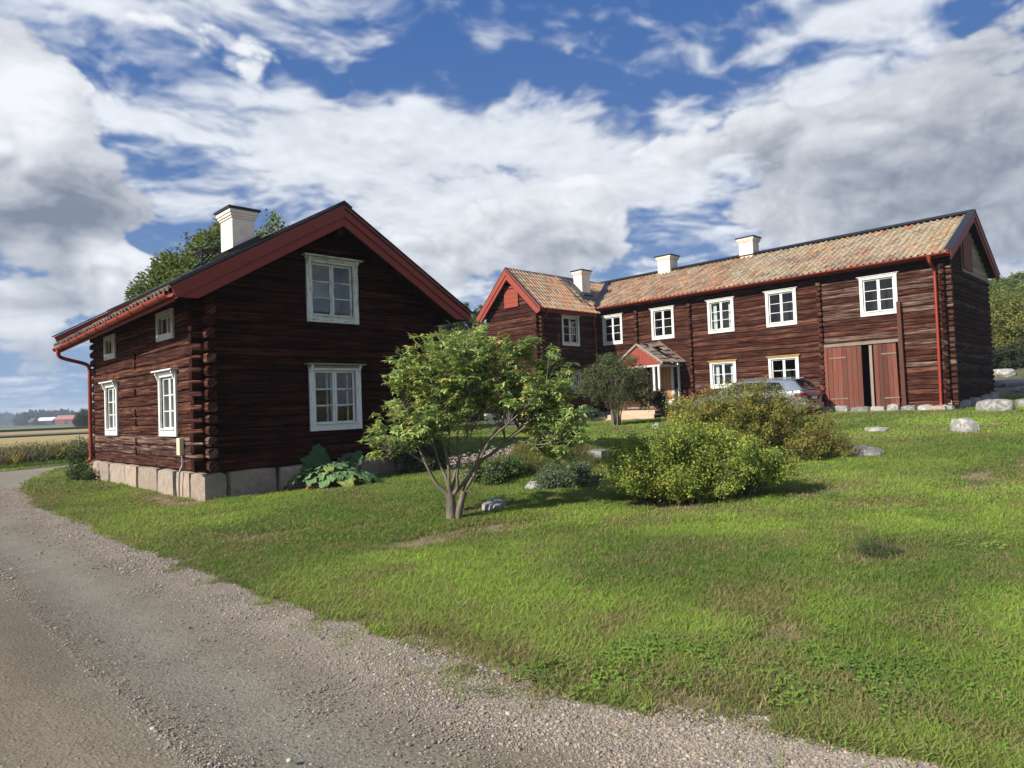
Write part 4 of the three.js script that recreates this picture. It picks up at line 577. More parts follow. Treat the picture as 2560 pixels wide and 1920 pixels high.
  // ---- porch against the front wall; s = distance along the front
  const P = grp(H, 'porch'), pf = -1.7, s0 = 10.62, s1 = 12.78, smid = 11.70, fl = 1.32;
  const post = (x, s, y0, y1, w, m) => part(P, 'post', board(w, y1 - y0, w, x, (y0 + y1) / 2, -s), m);
  for (const s of [s0 + 0.03, s0 + 0.28, s1 - 0.28, s1 - 0.03]) post(pf, s, 2.0, 3.08, 0.095, M.white);
  post(-0.10, s0 + 0.03, fl, 3.25, 0.085, M.white); post(-0.10, s1 - 0.03, fl, 3.25, 0.085, M.white);
  for (const s of [s0 + 0.155, s1 - 0.155]) part(P, 'front_panel', [0, 1, 2].map((k) => board(0.03, 0.98, 0.115, pf - 0.03, 1.52, -(s + (k - 1) * 0.12))), M.oldRed[2]);
  for (const s of [s0 + 0.03, s1 - 0.03]) part(P, 'rail', [board(1.72, 0.05, 0.07, -0.83, 2.03, -s), board(1.66, 0.06, 0.045, -0.83, 1.66, -s)], M.greyBoard[2]);
  part(P, 'plate', [board(1.8, 0.09, 0.09, -0.85, 3.12, -(s0 + 0.03)), board(1.8, 0.09, 0.09, -0.85, 3.12, -(s1 - 0.03)), board(0.09, 0.09, 2.1, pf, 3.12, -smid)], M.whiteOld);
  part(P, 'floor', [board(1.72, 0.10, 2.2, -0.85, fl - 0.05, -smid), board(0.08, 0.3, 2.1, pf + 0.1, 1.12, -smid)], M.greyBoard[1]);
  part(P, 'joist', [board(1.5, 0.12, 0.1, -0.85, 1.15, -(s0 + 0.1)), board(1.5, 0.12, 0.1, -0.85, 1.15, -(s1 - 0.1)), board(0.2, 0.4, 0.3, -1.4, 0.95, -(s0 + 0.2))], M.soot);
  { const n = 13; for (let k = 0; k < n; k++) { const s = s0 - 0.05 + (k + 0.5) * (2.26 / n), h = Math.max(0.05, 0.86 * (1 - Math.abs(s - smid) / 1.28)); part(P, 'gable_plank', board(0.025, h, 2.26 / n - 0.006, pf - 0.045, 3.15 + h / 2, -s), M.redBright); } }
  part(P, 'scalloped_trim', Array.from({ length: 24 }, (_, k) => { const g = new THREE.CylinderGeometry(0.05, 0.05, 0.02, 6); g.rotateZ(HALF); return g.toNonIndexed().translate(pf - 0.06, 3.11, -(s0 - 0.02 + k * 0.093)); }), M.white);
  // old board roof, some boards slipped or gone
  { const r = rng(8); for (const [sg, sE] of [[1, 10.38], [-1, 13.02]]) for (let row = 0; row < 5; row++) for (let k = 0; k < 7; k++) {
      if (sg > 0 && ((k === 3 && row < 4 && row > 0) || (k === 4 && (row === 1 || row === 3)) || (k === 2 && row === 4))) continue;
      const f = (row + 0.5) / 5, yb = lerp(3.22, 4.10, f) + 0.20 * (k / 7) * f, s = lerp(sE, smid, f), g = board(0.285, 0.018, 0.37);
      g.rotateX(sg * (Math.atan(0.88 / 1.32) - 0.07) + 0.04 * (r() - 0.5)); g.rotateY(0.10 * (r() - 0.5)); g.rotateZ(0.05 * (r() - 0.5)); g.translate(pf - 0.10 + (k + 0.5) * 0.275, yb + 0.035 + 0.02 * r(), -s); part(P, 'roof_board', g, M.greyBoard[Math.floor(r() * 3)]);
    }
    part(P, 'rafter', [0, 0.5, 1].flatMap((f) => [beam([pf - 0.02 + f * 1.66, 3.14, -10.46], [pf - 0.02 + f * 1.66, 4.02 + 0.2 * f, -smid], 0.06, 0.09), beam([pf - 0.02 + f * 1.66, 3.14, -12.94], [pf - 0.02 + f * 1.66, 4.02 + 0.2 * f, -smid], 0.06, 0.09)]).concat([0.2, 0.5, 0.8].flatMap((f) => [beam([pf, lerp(3.17, 4.0, f), -lerp(10.4, smid, f)], [0, lerp(3.17, 4.2, f), -lerp(10.4, smid, f)], 0.05, 0.03)])), M.greyBoard[1]);
    part(P, 'verge_board', [beam([0.06, 3.30, -10.32], [0.06, 4.40, -11.74], 0.14, 0.03), beam([pf - 0.12, 3.22, -10.36], [pf - 0.12, 4.14, -smid], 0.03, 0.10), beam([pf - 0.12, 3.22, -13.04], [pf - 0.12, 4.14, -smid], 0.03, 0.10)], M.greyBoard[0]); }
  const dr = grp(H, 'entrance_door'); part(dr, 'door_leaf', [0, 1, 2, 3].map((k) => board(0.04, 1.95, 0.235, -0.02, 2.32, -(11.20 + k * 0.24))).concat([board(0.03, 0.12, 0.9, -0.05, 1.75, -11.55)]), M.tanBoard); part(dr, 'door_frame', [board(0.06, 2.05, 0.11, -0.03, 2.34, -11.02), board(0.06, 2.05, 0.11, -0.03, 2.34, -12.15), board(0.06, 0.11, 1.24, -0.03, 3.4, -11.58)], M.white);
  part(P, 'side_board', board(0.03, 1.7, 0.62, -0.42, 2.2, -12.4), M.tanBoard);
  // plank steps in front
  { const st = grp(H, 'steps'); for (const [k, x, y, w, d] of [[0, -2.35, 0.80, 2.7, 0.9], [1, -2.15, 0.97, 2.5, 0.6], [2, -1.98, 1.14, 2.2, 0.34]]) { part(st, 'step', [board(d, 0.05, w, x, y, -11.75), board(0.04, 0.16, w, x - d / 2, y - 0.08, -11.75)], M.paleBoard); } }
}

// ---------------------------------------------------------------- plants
const YAW = -44.6456 * Math.PI / 180, RIGHT = new THREE.Vector3(Math.cos(YAW), 0, -Math.sin(YAW)), FWD = new THREE.Vector3(-Math.sin(YAW), 0, -Math.cos(YAW));
const leafMat = (o = {}) => new THREE.MeshPhysicalMaterial(Object.assign({ name: 'leaf', color: C(1, 1, 1), roughness: 1, transmission: 0.38, thickness: 0, specularIntensity: 0.5, side: THREE.DoubleSide }, o));
const LEAF = leafMat(), BARK = std({ name: 'bark', map: rep(bark, 1, 1), bumpMap: rep(barkBump, 1, 1), bumpScale: 0.012, roughness: 0.95 }), TWIG = std({ name: 'twig', color: C(0.12, 0.095, 0.07) });
// one leaf along +x, folded along its midrib and drooping
function leafShape(out, len, wid, fold, droop, m, seg = 3, shapePow = 1) {
  const P = [], v = new THREE.Vector3();
  for (let k = 0; k <= seg; k++) { const u = k / seg, w = wid * Math.pow(Math.sin(Math.PI * Math.pow(u, 0.8)), shapePow) * 0.5 + (k === 0 ? 0.002 : 0), x = len * u * (1 - 0.25 * droop * u), y = -len * droop * u * u * 0.7; P.push([[x, y + fold * w, -w], [x, y, 0], [x, y + fold * w, w]]); }
  const push = (q) => { v.set(...q).applyMatrix4(m); out.push(v.x, v.y, v.z); };
  for (let k = 0; k < seg; k++) for (const s of [0, 1]) { const a = P[k][s], b = P[k + 1][s], c = P[k + 1][s + 1], d = P[k][s + 1]; push(a); push(c); push(b); push(a); push(d); push(c); }
}
function clusterGeo(fn) { const pos = []; fn(pos); const g = new THREE.BufferGeometry(); g.setAttribute('position', new THREE.Float32BufferAttribute(pos, 3)); g.computeVertexNormals(); return g; }
const mat4 = (x, y, z, ry, rz, rx = 0, s = 1) => new THREE.Matrix4().compose(new THREE.Vector3(x, y, z), new THREE.Quaternion().setFromEuler(new THREE.Euler(rx, ry, rz, 'YZX')), new THREE.Vector3(s, s, s));
// a drooping spray of long leaves
const sprayGeo = (seed, n = 8, len = 0.115, wid = 0.032) => clusterGeo((pos) => { const r = rng(seed); for (let k = 0; k < n; k++) { const a = k * 2.4 + r(), u = (k / n) * 0.16; leafShape(pos, len * (0.7 + 0.5 * r()), wid * (0.8 + 0.4 * r()), 0.4, 0.3 + 0.5 * r(), mat4(u * 0.6, 0.04 - u * 0.2, 0, a, 0.5 - 0.6 * r(), 0.5 * (r() - 0.5)), 3); } });
// a tuft of small round leaves
const tuftGeo = (seed, n = 14, R = 0.09, len = 0.034, wid = 0.026) => clusterGeo((pos) => { const r = rng(seed); for (let k = 0; k < n; k++) { const a = r() * 6.28, e = (r() - 0.4) * 1.6, d = R * (0.3 + 0.7 * r()); leafShape(pos, len * (0.7 + 0.6 * r()), wid * (0.8 + 0.5 * r()), 0.3, 0.2, mat4(Math.cos(a) * Math.cos(e) * d, Math.sin(e) * d, -Math.sin(a) * Math.cos(e) * d, a, e * 0.5 + (r() - 0.5), (r() - 0.5) * 1.4), 2, 0.7); } });
const SPRAY = [1, 2, 3].map((s) => sprayGeo(s)), TUFT = [4, 5, 6].map((s) => tuftGeo(s));
const FARLEAF = [7, 8].map((s) => tuftGeo(s, 16, 0.34, 0.16, 0.11)), SPRUCE = [clusterGeo((pos) => { const r = rng(19); for (let k = 0; k < 16; k++) leafShape(pos, 0.5 * (0.6 + 0.6 * r()), 0.10, 0.2, 0.5, mat4(0, (r() - 0.5) * 0.25, 0, r() * 6.28, -0.15 - 0.3 * r(), 0), 2); })];
// points spread through overlapping lumps, denser towards their outsides: [x, y, z, radius (, flatten)]
function scatter(lumps, n, r, hollow = 0.45) {
  const vol = lumps.map((b) => Math.pow(b[3], 2.2)), tot = vol.reduce((a, b) => a + b, 0), out = [];
  for (let k = 0; k < n; k++) {
    let t = r() * tot, i = 0; while (t > vol[i] && i < lumps.length - 1) { t -= vol[i]; i++; } const b = lumps[i];
    let x, y, z, d; do { x = r() * 2 - 1; y = r() * 2 - 1; z = r() * 2 - 1; d = Math.hypot(x, y, z); } while (d > 1 || d < 0.05);
    const q = Math.pow(d, hollow) / d * (0.86 + 0.22 * r() + (r() < 0.14 ? 0.35 * r() : 0)); out.push([b[0] + x * q * b[3], b[1] + y * q * b[3] * (b[4] ?? 1), b[2] + z * q * b[3], x * q, y * q, z * q, i]);
  }
  return out;
}
function foliage(parent, name, geos, mat, pts, { r, size = [0.8, 1.3], tones, tint, orient = 'out', minY = -1e9 }) {
  const m4 = new THREE.Matrix4(), q = new THREE.Quaternion(), e = new THREE.Euler(), list = pts.filter((p) => p[1] > minY);
  geos.forEach((g, gi) => {
    const mine = list.filter((_, k) => k % geos.length === gi); if (!mine.length) return;
    const im = new THREE.InstancedMesh(g, mat, mine.length); im.name = name; shade(im); im.userData.kind = 'stuff';
    mine.forEach((p, k) => {
      const az = Math.atan2(-p[5], p[3]) + (r() - 0.5) * 1.2, s = lerp(size[0], size[1], r());
      if (orient === 'any') e.set((r() - 0.5) * 2, r() * 6.28, (r() - 0.5) * 2, 'YZX'); else if (orient === 'flat') e.set((r() - 0.5) * 0.3, r() * 6.28, (r() - 0.5) * 0.3, 'YZX'); else e.set((r() - 0.5) * 0.5, az, (r() - 0.5) * 0.7 + 0.3 * p[4], 'YZX');
      im.setMatrixAt(k, m4.compose(new THREE.Vector3(p[0], p[1], p[2]), q.setFromEuler(e), new THREE.Vector3(s, s, s)));
      const c = tint ? tint(p, r) : tones[Math.floor(r() * tones.length)], v = 0.8 + 0.4 * r(); im.setColorAt(k, C(c[0] * v, c[1] * v, c[2] * v));
    });
    parent.add(im);
  });
}
// a limb that thins along its length
function limb(pts, r0, r1, seg = 14, rad = 7) {
  const c = new THREE.CatmullRomCurve3(pts.map((p) => new THREE.Vector3(...p)), false, 'centripetal'), fr = c.computeFrenetFrames(seg, false), pos = [], uv = [], idx = [], L = c.getLength();
  for (let k = 0; k <= seg; k++) { const u = k / seg, P = c.getPointAt(u), R = lerp(r0, r1, Math.pow(u, 0.8)) * (1 + 0.12 * (n2(u * 9 + r0 * 90, 3) - 0.5)); for (let j = 0; j <= rad; j++) { const a = j / rad * Math.PI * 2, n = fr.normals[k].clone().multiplyScalar(Math.cos(a)).addScaledVector(fr.binormals[k], Math.sin(a)); pos.push(P.x + n.x * R, P.y + n.y * R, P.z + n.z * R); uv.push(j / rad * Math.max(0.15, R * 6), u * L); } }
  for (let k = 0; k < seg; k++) for (let j = 0; j < rad; j++) { const a = k * (rad + 1) + j, b = a + rad + 1; idx.push(a, a + 1, b, b, a + 1, b + 1); }
  const g = new THREE.BufferGeometry(); g.setAttribute('position', new THREE.Float32BufferAttribute(pos, 3)); g.setAttribute('uv', new THREE.Float32BufferAttribute(uv, 2)); g.setIndex(idx); g.computeVertexNormals(); return g.toNonIndexed();
}
const gy = (x, z) => ground(x, z);
const bearing = (px, D) => { const v = new THREE.Vector3((px - 1280) / 1698.22 * D, 0, -D).applyEuler(new THREE.Euler(0, camera.rotation.y, 0)); return [v.x, v.z]; }, topAt = (py, px, D) => 1.6 + (1013 - (px - 1280) * 0.0374 - py) / 1698.22 * D;
const plant = (name, label, cat, x, z, turn = YAW, sink = 0, group) => thing(name, label, cat, x, gy(x, z) - sink, z, turn, group);

// the many-stemmed small tree in the middle of the lawn; local x is to the viewer's right
{
  const T = plant('small_tree', 'small many-stemmed tree with drooping yellow-green leaves in the middle of the lawn', 'tree', 5.92, -7.26), r = rng(301);
  const Zp = (x, y, d = 0) => [(x - 845) / 578, (1592 - y) / 578, d];
  part(T, 'trunk', [limb([[0, -0.06, 0], ...[[840, 1520], [842, 1450], [838, 1385]].map((p) => Zp(...p))], 0.082, 0.062, 10, 9), limb([[0.09, -0.05, 0.02], Zp(905, 1530, 0.04), Zp(925, 1450, 0.05), Zp(955, 1360, 0.06)], 0.05, 0.045, 10, 8)], BARK);
  const B = [[[838, 1400], [780, 1345], [735, 1300], [690, 1210], [660, 1140], [625, 1050], [590, 950], [560, 830], [520, 700], 0.036, 0.05], [[655, 1140], [600, 1095], [545, 1055], [480, 1020], [400, 1040], 0.018, 0.1], [[840, 1400], [815, 1280], [800, 1235], [760, 1150], [715, 1000], [690, 880], [640, 700], [600, 480], 0.028, -0.1], [[842, 1400], [835, 1300], [840, 1180], [825, 1050], [790, 930], [780, 780], [760, 560], 0.03, 0.15], [[845, 1390], [870, 1290], [880, 1230], [905, 1160], [905, 1000], [915, 850], [920, 650], [930, 400], 0.03, -0.05], [[860, 1400], [905, 1330], [905, 1240], [935, 1100], [985, 960], [1020, 850], [1040, 600], 0.024, 0.2], [[850, 1390], [910, 1340], [1000, 1240], [1050, 1170], [1110, 1030], [1180, 950], [1260, 840], [1340, 600], [1400, 350], 0.034, 0.1], [[955, 1360], [985, 1290], [1040, 1190], [1110, 1120], [1200, 1070], [1290, 985], [1400, 900], [1500, 850], [1640, 760], 0.04, -0.05], [[1180, 1075], [1330, 960], [1480, 840], [1600, 640], [1640, 430], 0.024, 0.2], [[1290, 985], [1400, 985], [1520, 1010], [1640, 1000], 0.01, 0.25], [[955, 1360], [1040, 1230], [1100, 1090], [1180, 960], [1330, 830], [1480, 700], 0.03, 0.3], [[700, 1000], [690, 900], [690, 700], 0.014, 0.2], [[820, 1050], [860, 930], [850, 700], 0.014, 0.3], [[1020, 900], [1100, 780], [1120, 500], 0.014, 0.1]];
  for (const b of B) { const d = b.at(-1), rad = b.at(-2), pts = b.slice(0, -2); part(T, 'branch', limb(pts.map((p, k) => Zp(p[0], p[1], d * k / pts.length * 2.2)), rad, 0.006, 18, 6), BARK); }
  { const G = []; for (let k = 0; k < 60; k++) { const b = B[Math.floor(r() * B.length)], p = b[Math.max(1, b.length - 3 - Math.floor(r() * 2))], d = b.at(-1) * 1.6, s = Zp(p[0], p[1], d), a = r() * 6.28, l = 0.15 + 0.3 * r(); G.push(limb([s, [s[0] + Math.cos(a) * l * 0.5, s[1] + l * 0.45, s[2] + Math.sin(a) * l * 0.5], [s[0] + Math.cos(a) * l, s[1] + l * (0.4 + 0.5 * r()), s[2] + Math.sin(a) * l]], 0.006, 0.002, 4, 4)); } part(T, 'twigs', G, TWIG).userData.kind = 'stuff'; }
  const L = [[600, 450, 200], [850, 300, 220], [700, 250, 130], [1060, 300, 200], [500, 640, 150], [740, 560, 220], [1020, 560, 230], [1230, 420, 170], [1390, 390, 190], [1440, 230, 130], [1560, 260, 90], [1640, 430, 190], [1760, 380, 110], [1300, 620, 170], [1480, 680, 190], [1690, 680, 160], [1650, 860, 170], [1800, 840, 130], [1900, 900, 90], [1560, 930, 120], [1680, 1060, 130], [1740, 1130, 70], [290, 900, 95], [440, 830, 130], [330, 1010, 90], [380, 1060, 60], [640, 760, 150], [850, 740, 140], [560, 880, 110], [950, 200, 120], [480, 420, 90], [1050, 760, 120], [720, 420, 200], [900, 480, 220], [1200, 560, 190], [1290, 500, 170], [1180, 330, 150], [1300, 300, 130], [1380, 560, 190], [1580, 560, 180], [1560, 800, 170], [1750, 560, 150], [1180, 690, 130], [1820, 700, 110], [400, 720, 100], [330, 780, 60], [1080, 160, 90], [700, 830, 130], [520, 780, 120], [780, 830, 110], [960, 720, 120], [1080, 690, 110], [1640, 960, 130], [1780, 980, 120], [1880, 980, 80], [1560, 1010, 80], [1720, 1090, 90], [240, 930, 70], [300, 1080, 60], [420, 960, 90]].map(([x, y, s]) => [...Zp(x, y, (r() - 0.5) * 0.9), s / 578, 0.9]);
  const pts = [], tw = [], roots = B.flatMap((b) => { const d = b.at(-1), q = b.slice(0, -2); return q.slice(Math.floor(q.length * 0.45)).map((p, k, all) => Zp(p[0], p[1], d * (k + q.length - all.length) / q.length * 2.2)); });
  for (const e of scatter(L, 520, r, 0.62)) {
    let best = roots[0], bd = 1e9; for (const q of roots) { const d = (q[0] - e[0]) ** 2 + (q[1] + 0.25 - e[1]) ** 2 + (q[2] - e[2]) ** 2 + 0.05 * r(); if (d < bd) { bd = d; best = q; } }
    const mid = [lerp(best[0], e[0], 0.5), lerp(best[1], e[1], 0.62), lerp(best[2], e[2], 0.5)]; tw.push(limb([best, mid, e.slice(0, 3)], 0.007, 0.002, 5, 4));
    for (let k = 0; k < 6; k++) { const u = 0.55 + 0.5 * k / 5, v = 1 - u; pts.push([0, 1, 2].map((c) => v * v * best[c] + 2 * u * v * mid[c] + u * u * e[c] + (r() - 0.5) * 0.10).concat([e[3] + 0.4 * (r() - 0.5), e[4], e[5] + 0.4 * (r() - 0.5), 0])); }
  }
  part(T, 'twigs', tw, TWIG).userData.kind = 'stuff';
  foliage(T, 'crown', SPRAY, LEAF, pts, { r, size: [0.5, 1.15], tint: (p, rnd) => { const left = sstep(0.9, -0.6, p[0]) * sstep(0.9, 1.8, p[1]), t = rnd(); return t < 0.10 + 0.10 * left ? [0.50, 0.46, 0.13] : t < 0.40 + 0.25 * left ? [0.46, 0.55, 0.16] : t < 0.76 ? [0.29, 0.40, 0.10] : [0.15, 0.24, 0.065]; } });
}
// bush: stems that arch out from the base, leafy along their outer part
function bush(name, label, cat, x, z, lumps, n, { tones, tint, seed, geos = TUFT, size, twigs = 40, h = 1, group, orient = 'any', sink = 0.02, per = 14, loose = 0.05, wild = 0.25 }) {
  const T = plant(name, label, cat, x, z, YAW, sink, group), r = rng(seed), G = [], pts = [], stems = Math.ceil(n / per), ends = scatter(lumps, stems, r, 0.4);
  const A = new THREE.Vector3(), B = new THREE.Vector3(), D = new THREE.Vector3(), p = new THREE.Vector3();
  ends.forEach((e, k) => {
    const k2 = r() < wild ? 1.06 + 0.16 * r() : 0.97 + 0.06 * r(); D.set(e[0] * k2, Math.max(0.05, e[1] * (r() < wild ? 1.03 + 0.14 * r() : 1)), e[2] * k2);
    A.set(e[0] * 0.55 + (r() - 0.5) * 0.4, -0.03, e[2] * 0.55 + (r() - 0.5) * 0.4); B.lerpVectors(A, D, 0.5); B.y = lerp(A.y, D.y, 0.72) + 0.04;
    if (k < twigs) G.push(limb([A.toArray(), B.toArray(), D.toArray()], 0.010 * h, 0.0025 * h, 7, 5));
    for (let i = 0; i < per; i++) { const u = 0.38 + 0.64 * Math.sqrt((i + r()) / per), v = 1 - u, l = loose * (0.5 + u); p.set(0, 0, 0).addScaledVector(A, v * v).addScaledVector(B, 2 * u * v).addScaledVector(D, u * u); pts.push([p.x + (r() - 0.5) * l * 2, p.y + (r() - 0.5) * l * 2, p.z + (r() - 0.5) * l * 2, e[3], e[4], e[5], e[6]]); }
  });
  if (G.length) part(T, 'stems', G, TWIG).userData.kind = 'stuff';
  foliage(T, 'foliage', geos, LEAF, pts, { r, size: size ?? [0.8, 1.3], tones, tint, orient, minY: 0.03 });
  return T;
}
const YG = [[0.20, 0.215, 0.032], [0.155, 0.185, 0.03], [0.115, 0.15, 0.028], [0.26, 0.235, 0.04]];
{
  const lum = (list, cx, by, k) => { const r = rng(list.length * 7 + 1); return list.map(([x, y, s, d]) => [(x - cx) / k, (by - y) / k, d ?? (r() - 0.5) * 0.9, s / k, 0.85]); };
  bush('low_bush', 'low spreading yellow-green bush nearest the viewer, right of the small tree', 'bush', 8.72, -5.1, lum([[330, 1000, 210], [200, 1100, 130], [600, 1110, 220], [830, 960, 240], [1100, 1000, 240], [1380, 1020, 220], [1560, 1080, 140], [1480, 1150, 120], [1120, 830, 150], [520, 850, 130], [900, 1150, 210], [1200, 1120, 180], [440, 1200, 140], [680, 830, 140], [700, 1230, 120], [1050, 1230, 100], [240, 930, 100], [900, 790, 110]], 880, 1390, 650), 6800, { seed: 401, size: [0.6, 1.15], twigs: 160, per: 16, loose: 0.05, wild: 0.5, tint: (p, r) => { const t = r(); return t < 0.05 ? [0.45, 0.34, 0.06] : t < 0.42 ? [0.38, 0.43, 0.06] : t < 0.78 ? [0.25, 0.33, 0.052] : [0.14, 0.21, 0.036]; } });
  const rear = bush('tall_bush', 'larger olive and brownish bush behind the low one, in front of the parked car', 'bush', 12.6, -6.1, lum([[760, 560, 230], [1060, 470, 230], [1350, 470, 240], [1640, 600, 250], [1880, 760, 210], [1560, 800, 240], [1250, 650, 280], [900, 400, 120], [680, 700, 190], [950, 640, 240], [1750, 830, 190], [1480, 420, 150], [1180, 370, 110], [1990, 820, 150], [2080, 880, 90], [600, 640, 100]], 1330, 1010, 484), 7400, { seed: 402, size: [0.55, 1.1], twigs: 260, per: 15, loose: 0.05, wild: 0.5, tint: (p, r) => { const t = r(), br = sstep(0.2, 1.0, p[0]); return t < 0.10 + 0.25 * br ? [0.38, 0.26, 0.06] : t < 0.5 ? [0.37, 0.345, 0.065] : t < 0.78 ? [0.26, 0.27, 0.055] : [0.14, 0.165, 0.038]; } });
  { const G = [], r = rng(9); for (const [x, y, h] of [[0.2, 1.3, 0.42], [0.3, 1.25, 0.3], [-0.72, 1.15, 0.3], [-0.9, 1.1, 0.2], [0.05, 1.2, 0.28], [0.55, 1.15, 0.25], [-0.5, 1.2, 0.22]]) G.push(limb([[x, y - 0.3, 0], [x + 0.02, y + h * 0.5, 0], [x + 0.06 * (r() - 0.5), y + h, 0.05]], 0.008, 0.003, 6, 4)); part(rear, 'stems', G, TWIG).userData.kind = 'stuff';
    const pts = []; for (const [x, y, h] of [[0.2, 1.3, 0.42], [0.3, 1.25, 0.3], [-0.72, 1.15, 0.3], [-0.9, 1.1, 0.2], [0.05, 1.2, 0.28], [0.55, 1.15, 0.25]]) for (let k = 0; k < 9; k++) pts.push([x + 0.14 * (r() - 0.5), y + h * (0.2 + 0.85 * r()), 0.14 * (r() - 0.5), 1, 0, 0]); foliage(rear, 'foliage', TUFT, LEAF, pts, { r, size: [0.5, 0.8], tones: [[0.24, 0.2, 0.05], [0.25, 0.16, 0.06]], orient: 'any' }); }
  // lilac-like bush near the porch, on a bundle of stems
  const lil = plant('tall_shrub', 'dark green shrub on a bundle of stems in front of the porch steps', 'shrub', 21.36, -15.98), r = rng(403);
  part(lil, 'stems', Array.from({ length: 16 }, (_, k) => { const a = k * 2.4, q = 0.16 * Math.sqrt(r()), w = 0.9 * r(); return limb([[Math.cos(a) * q, -0.05, Math.sin(a) * q], [Math.cos(a) * (q + 0.2 * w), 0.75, Math.sin(a) * (q + 0.2 * w)], [Math.cos(a) * (q + 0.9 * w) * 1.1, 1.9, Math.sin(a) * (q + 0.9 * w)]], 0.035, 0.012, 8, 6); }), BARK);
  foliage(lil, 'crown', TUFT, LEAF, scatter([[-0.7, 1.55, 0, 0.55], [0, 1.75, 0.2, 0.65], [0.6, 1.6, 0, 0.62], [-0.3, 2.25, 0, 0.5], [0.4, 2.3, 0.1, 0.42], [1.05, 1.35, 0, 0.45], [-1.05, 1.5, 0, 0.35], [0.95, 1.9, 0, 0.4], [0.1, 1.1, 0.3, 0.5], [-0.05, 2.55, 0, 0.3], [0.75, 2.55, 0, 0.2], [-0.8, 1.95, 0, 0.4], [1.1, 0.95, 0, 0.3]], 2300, r, 0.6), { r, size: [1.1, 1.9], tones: [[0.085, 0.13, 0.045], [0.12, 0.165, 0.055], [0.10, 0.11, 0.045], [0.19, 0.12, 0.06], [0.17, 0.22, 0.075]], orient: 'any' });
  // narrow dark plant tied to a stake
  const dk = plant('young_tree', 'narrow dark young tree on a thin stem right in front of the porch', 'tree', 22.9, -14.9); part(dk, 'trunk', limb([[0, -0.05, 0], [0.02, 0.4, 0], [0, 1.0, 0]], 0.03, 0.01, 6, 6), BARK); foliage(dk, 'crown', TUFT, LEAF, scatter([[0, 0.95, 0, 0.26], [0.02, 0.72, 0, 0.22], [-0.10, 0.85, 0, 0.24], [0.05, 1.12, 0, 0.2], [-0.22, 1.0, 0, 0.2], [0.02, 0.5, 0, 0.12]], 380, r, 0.6), { r, size: [1, 1.6], tones: [[0.03, 0.05, 0.022], [0.045, 0.065, 0.028], [0.03, 0.045, 0.025]], orient: 'any' });
  // shrub by the cottage wall
  bush('wall_shrub', 'loose dark shrub growing against the cottage gable behind the small tree', 'shrub', 9.15, -12.35, [[-0.35, 0.55, 0, 0.36], [0.1, 0.7, -0.1, 0.42], [0.4, 0.45, 0, 0.34], [-0.1, 1.1, -0.1, 0.3], [-0.55, 0.9, -0.1, 0.25], [0.35, 1.0, -0.1, 0.3], [0, 0.3, 0.1, 0.3]], 900, { seed: 405, tones: [[0.055, 0.085, 0.03], [0.075, 0.10, 0.032], [0.13, 0.15, 0.04], [0.045, 0.065, 0.025]], size: [0.9, 1.5], twigs: 24 });
  bush('corner_bush', 'dark leafy climber at the far corner of the cottage by the road', 'plant', 4.45, -21.2, [[0.05, 0.3, 0, 0.16], [0.05, 0.6, 0, 0.13], [0.1, 0.9, 0, 0.13], [0.35, 0.1, 0.4, 0.22], [0.65, 0.08, 0.7, 0.18], [0.12, 1.1, 0, 0.08]], 230, { seed: 406, tones: [[0.04, 0.07, 0.022], [0.06, 0.10, 0.03], [0.09, 0.12, 0.035]], size: [1.1, 1.8], twigs: 12 });
  // sage-green bush and flowering bush by the mound
  bush('sage_bush', 'low grey-green bush at the right foot of the grassy mound', 'bush', 8.75, -7.55, [[-0.35, 0.16, 0, 0.2], [0, 0.2, 0, 0.23], [0.35, 0.17, 0, 0.2], [0.15, 0.27, 0, 0.17], [-0.15, 0.28, -0.1, 0.15]], 800, { seed: 407, tones: [[0.14, 0.20, 0.10], [0.19, 0.26, 0.14], [0.10, 0.15, 0.07]], size: [0.7, 1.1], twigs: 20 });
  const fl = bush('flower_bush', 'leafy plant with small pale pink flowers at the left of the mound', 'flowers', 8.35, -9.15, [[-0.3, 0.18, 0, 0.2], [0, 0.22, 0, 0.24], [0.3, 0.26, -0.1, 0.22], [0.1, 0.1, 0.15, 0.2], [0.5, 0.32, -0.3, 0.16]], 560, { seed: 408, tones: [[0.11, 0.19, 0.045], [0.15, 0.24, 0.06], [0.08, 0.13, 0.04]], size: [0.8, 1.2], twigs: 20 });
  { const g = clusterGeo((pos) => { const q = rng(5); for (let k = 0; k < 18; k++) leafShape(pos, 0.022, 0.018, 0.2, 0.1, mat4((q() - 0.5) * 0.06, q() * 0.09, (q() - 0.5) * 0.06, q() * 6.28, q() * 0.8), 2, 0.6); }); const pts = []; for (let k = 0; k < 130; k++) { const a = r() * 6.28, d = Math.sqrt(r()); const x = -0.1 + Math.cos(a) * d * 0.62; pts.push([x, 0.40 + 0.16 * r() + 0.18 * x - 0.28 * (r() < 0.3 ? 1 : 0), Math.sin(a) * d * 0.36, 1, 0, 0]); } foliage(fl, 'flowers', [g], leafMat({ name: 'petal' }), pts, { r, size: [0.9, 1.4], tones: [[0.82, 0.66, 0.62], [0.82, 0.72, 0.66], [0.72, 0.5, 0.48]], orient: 'flat' }); }
}
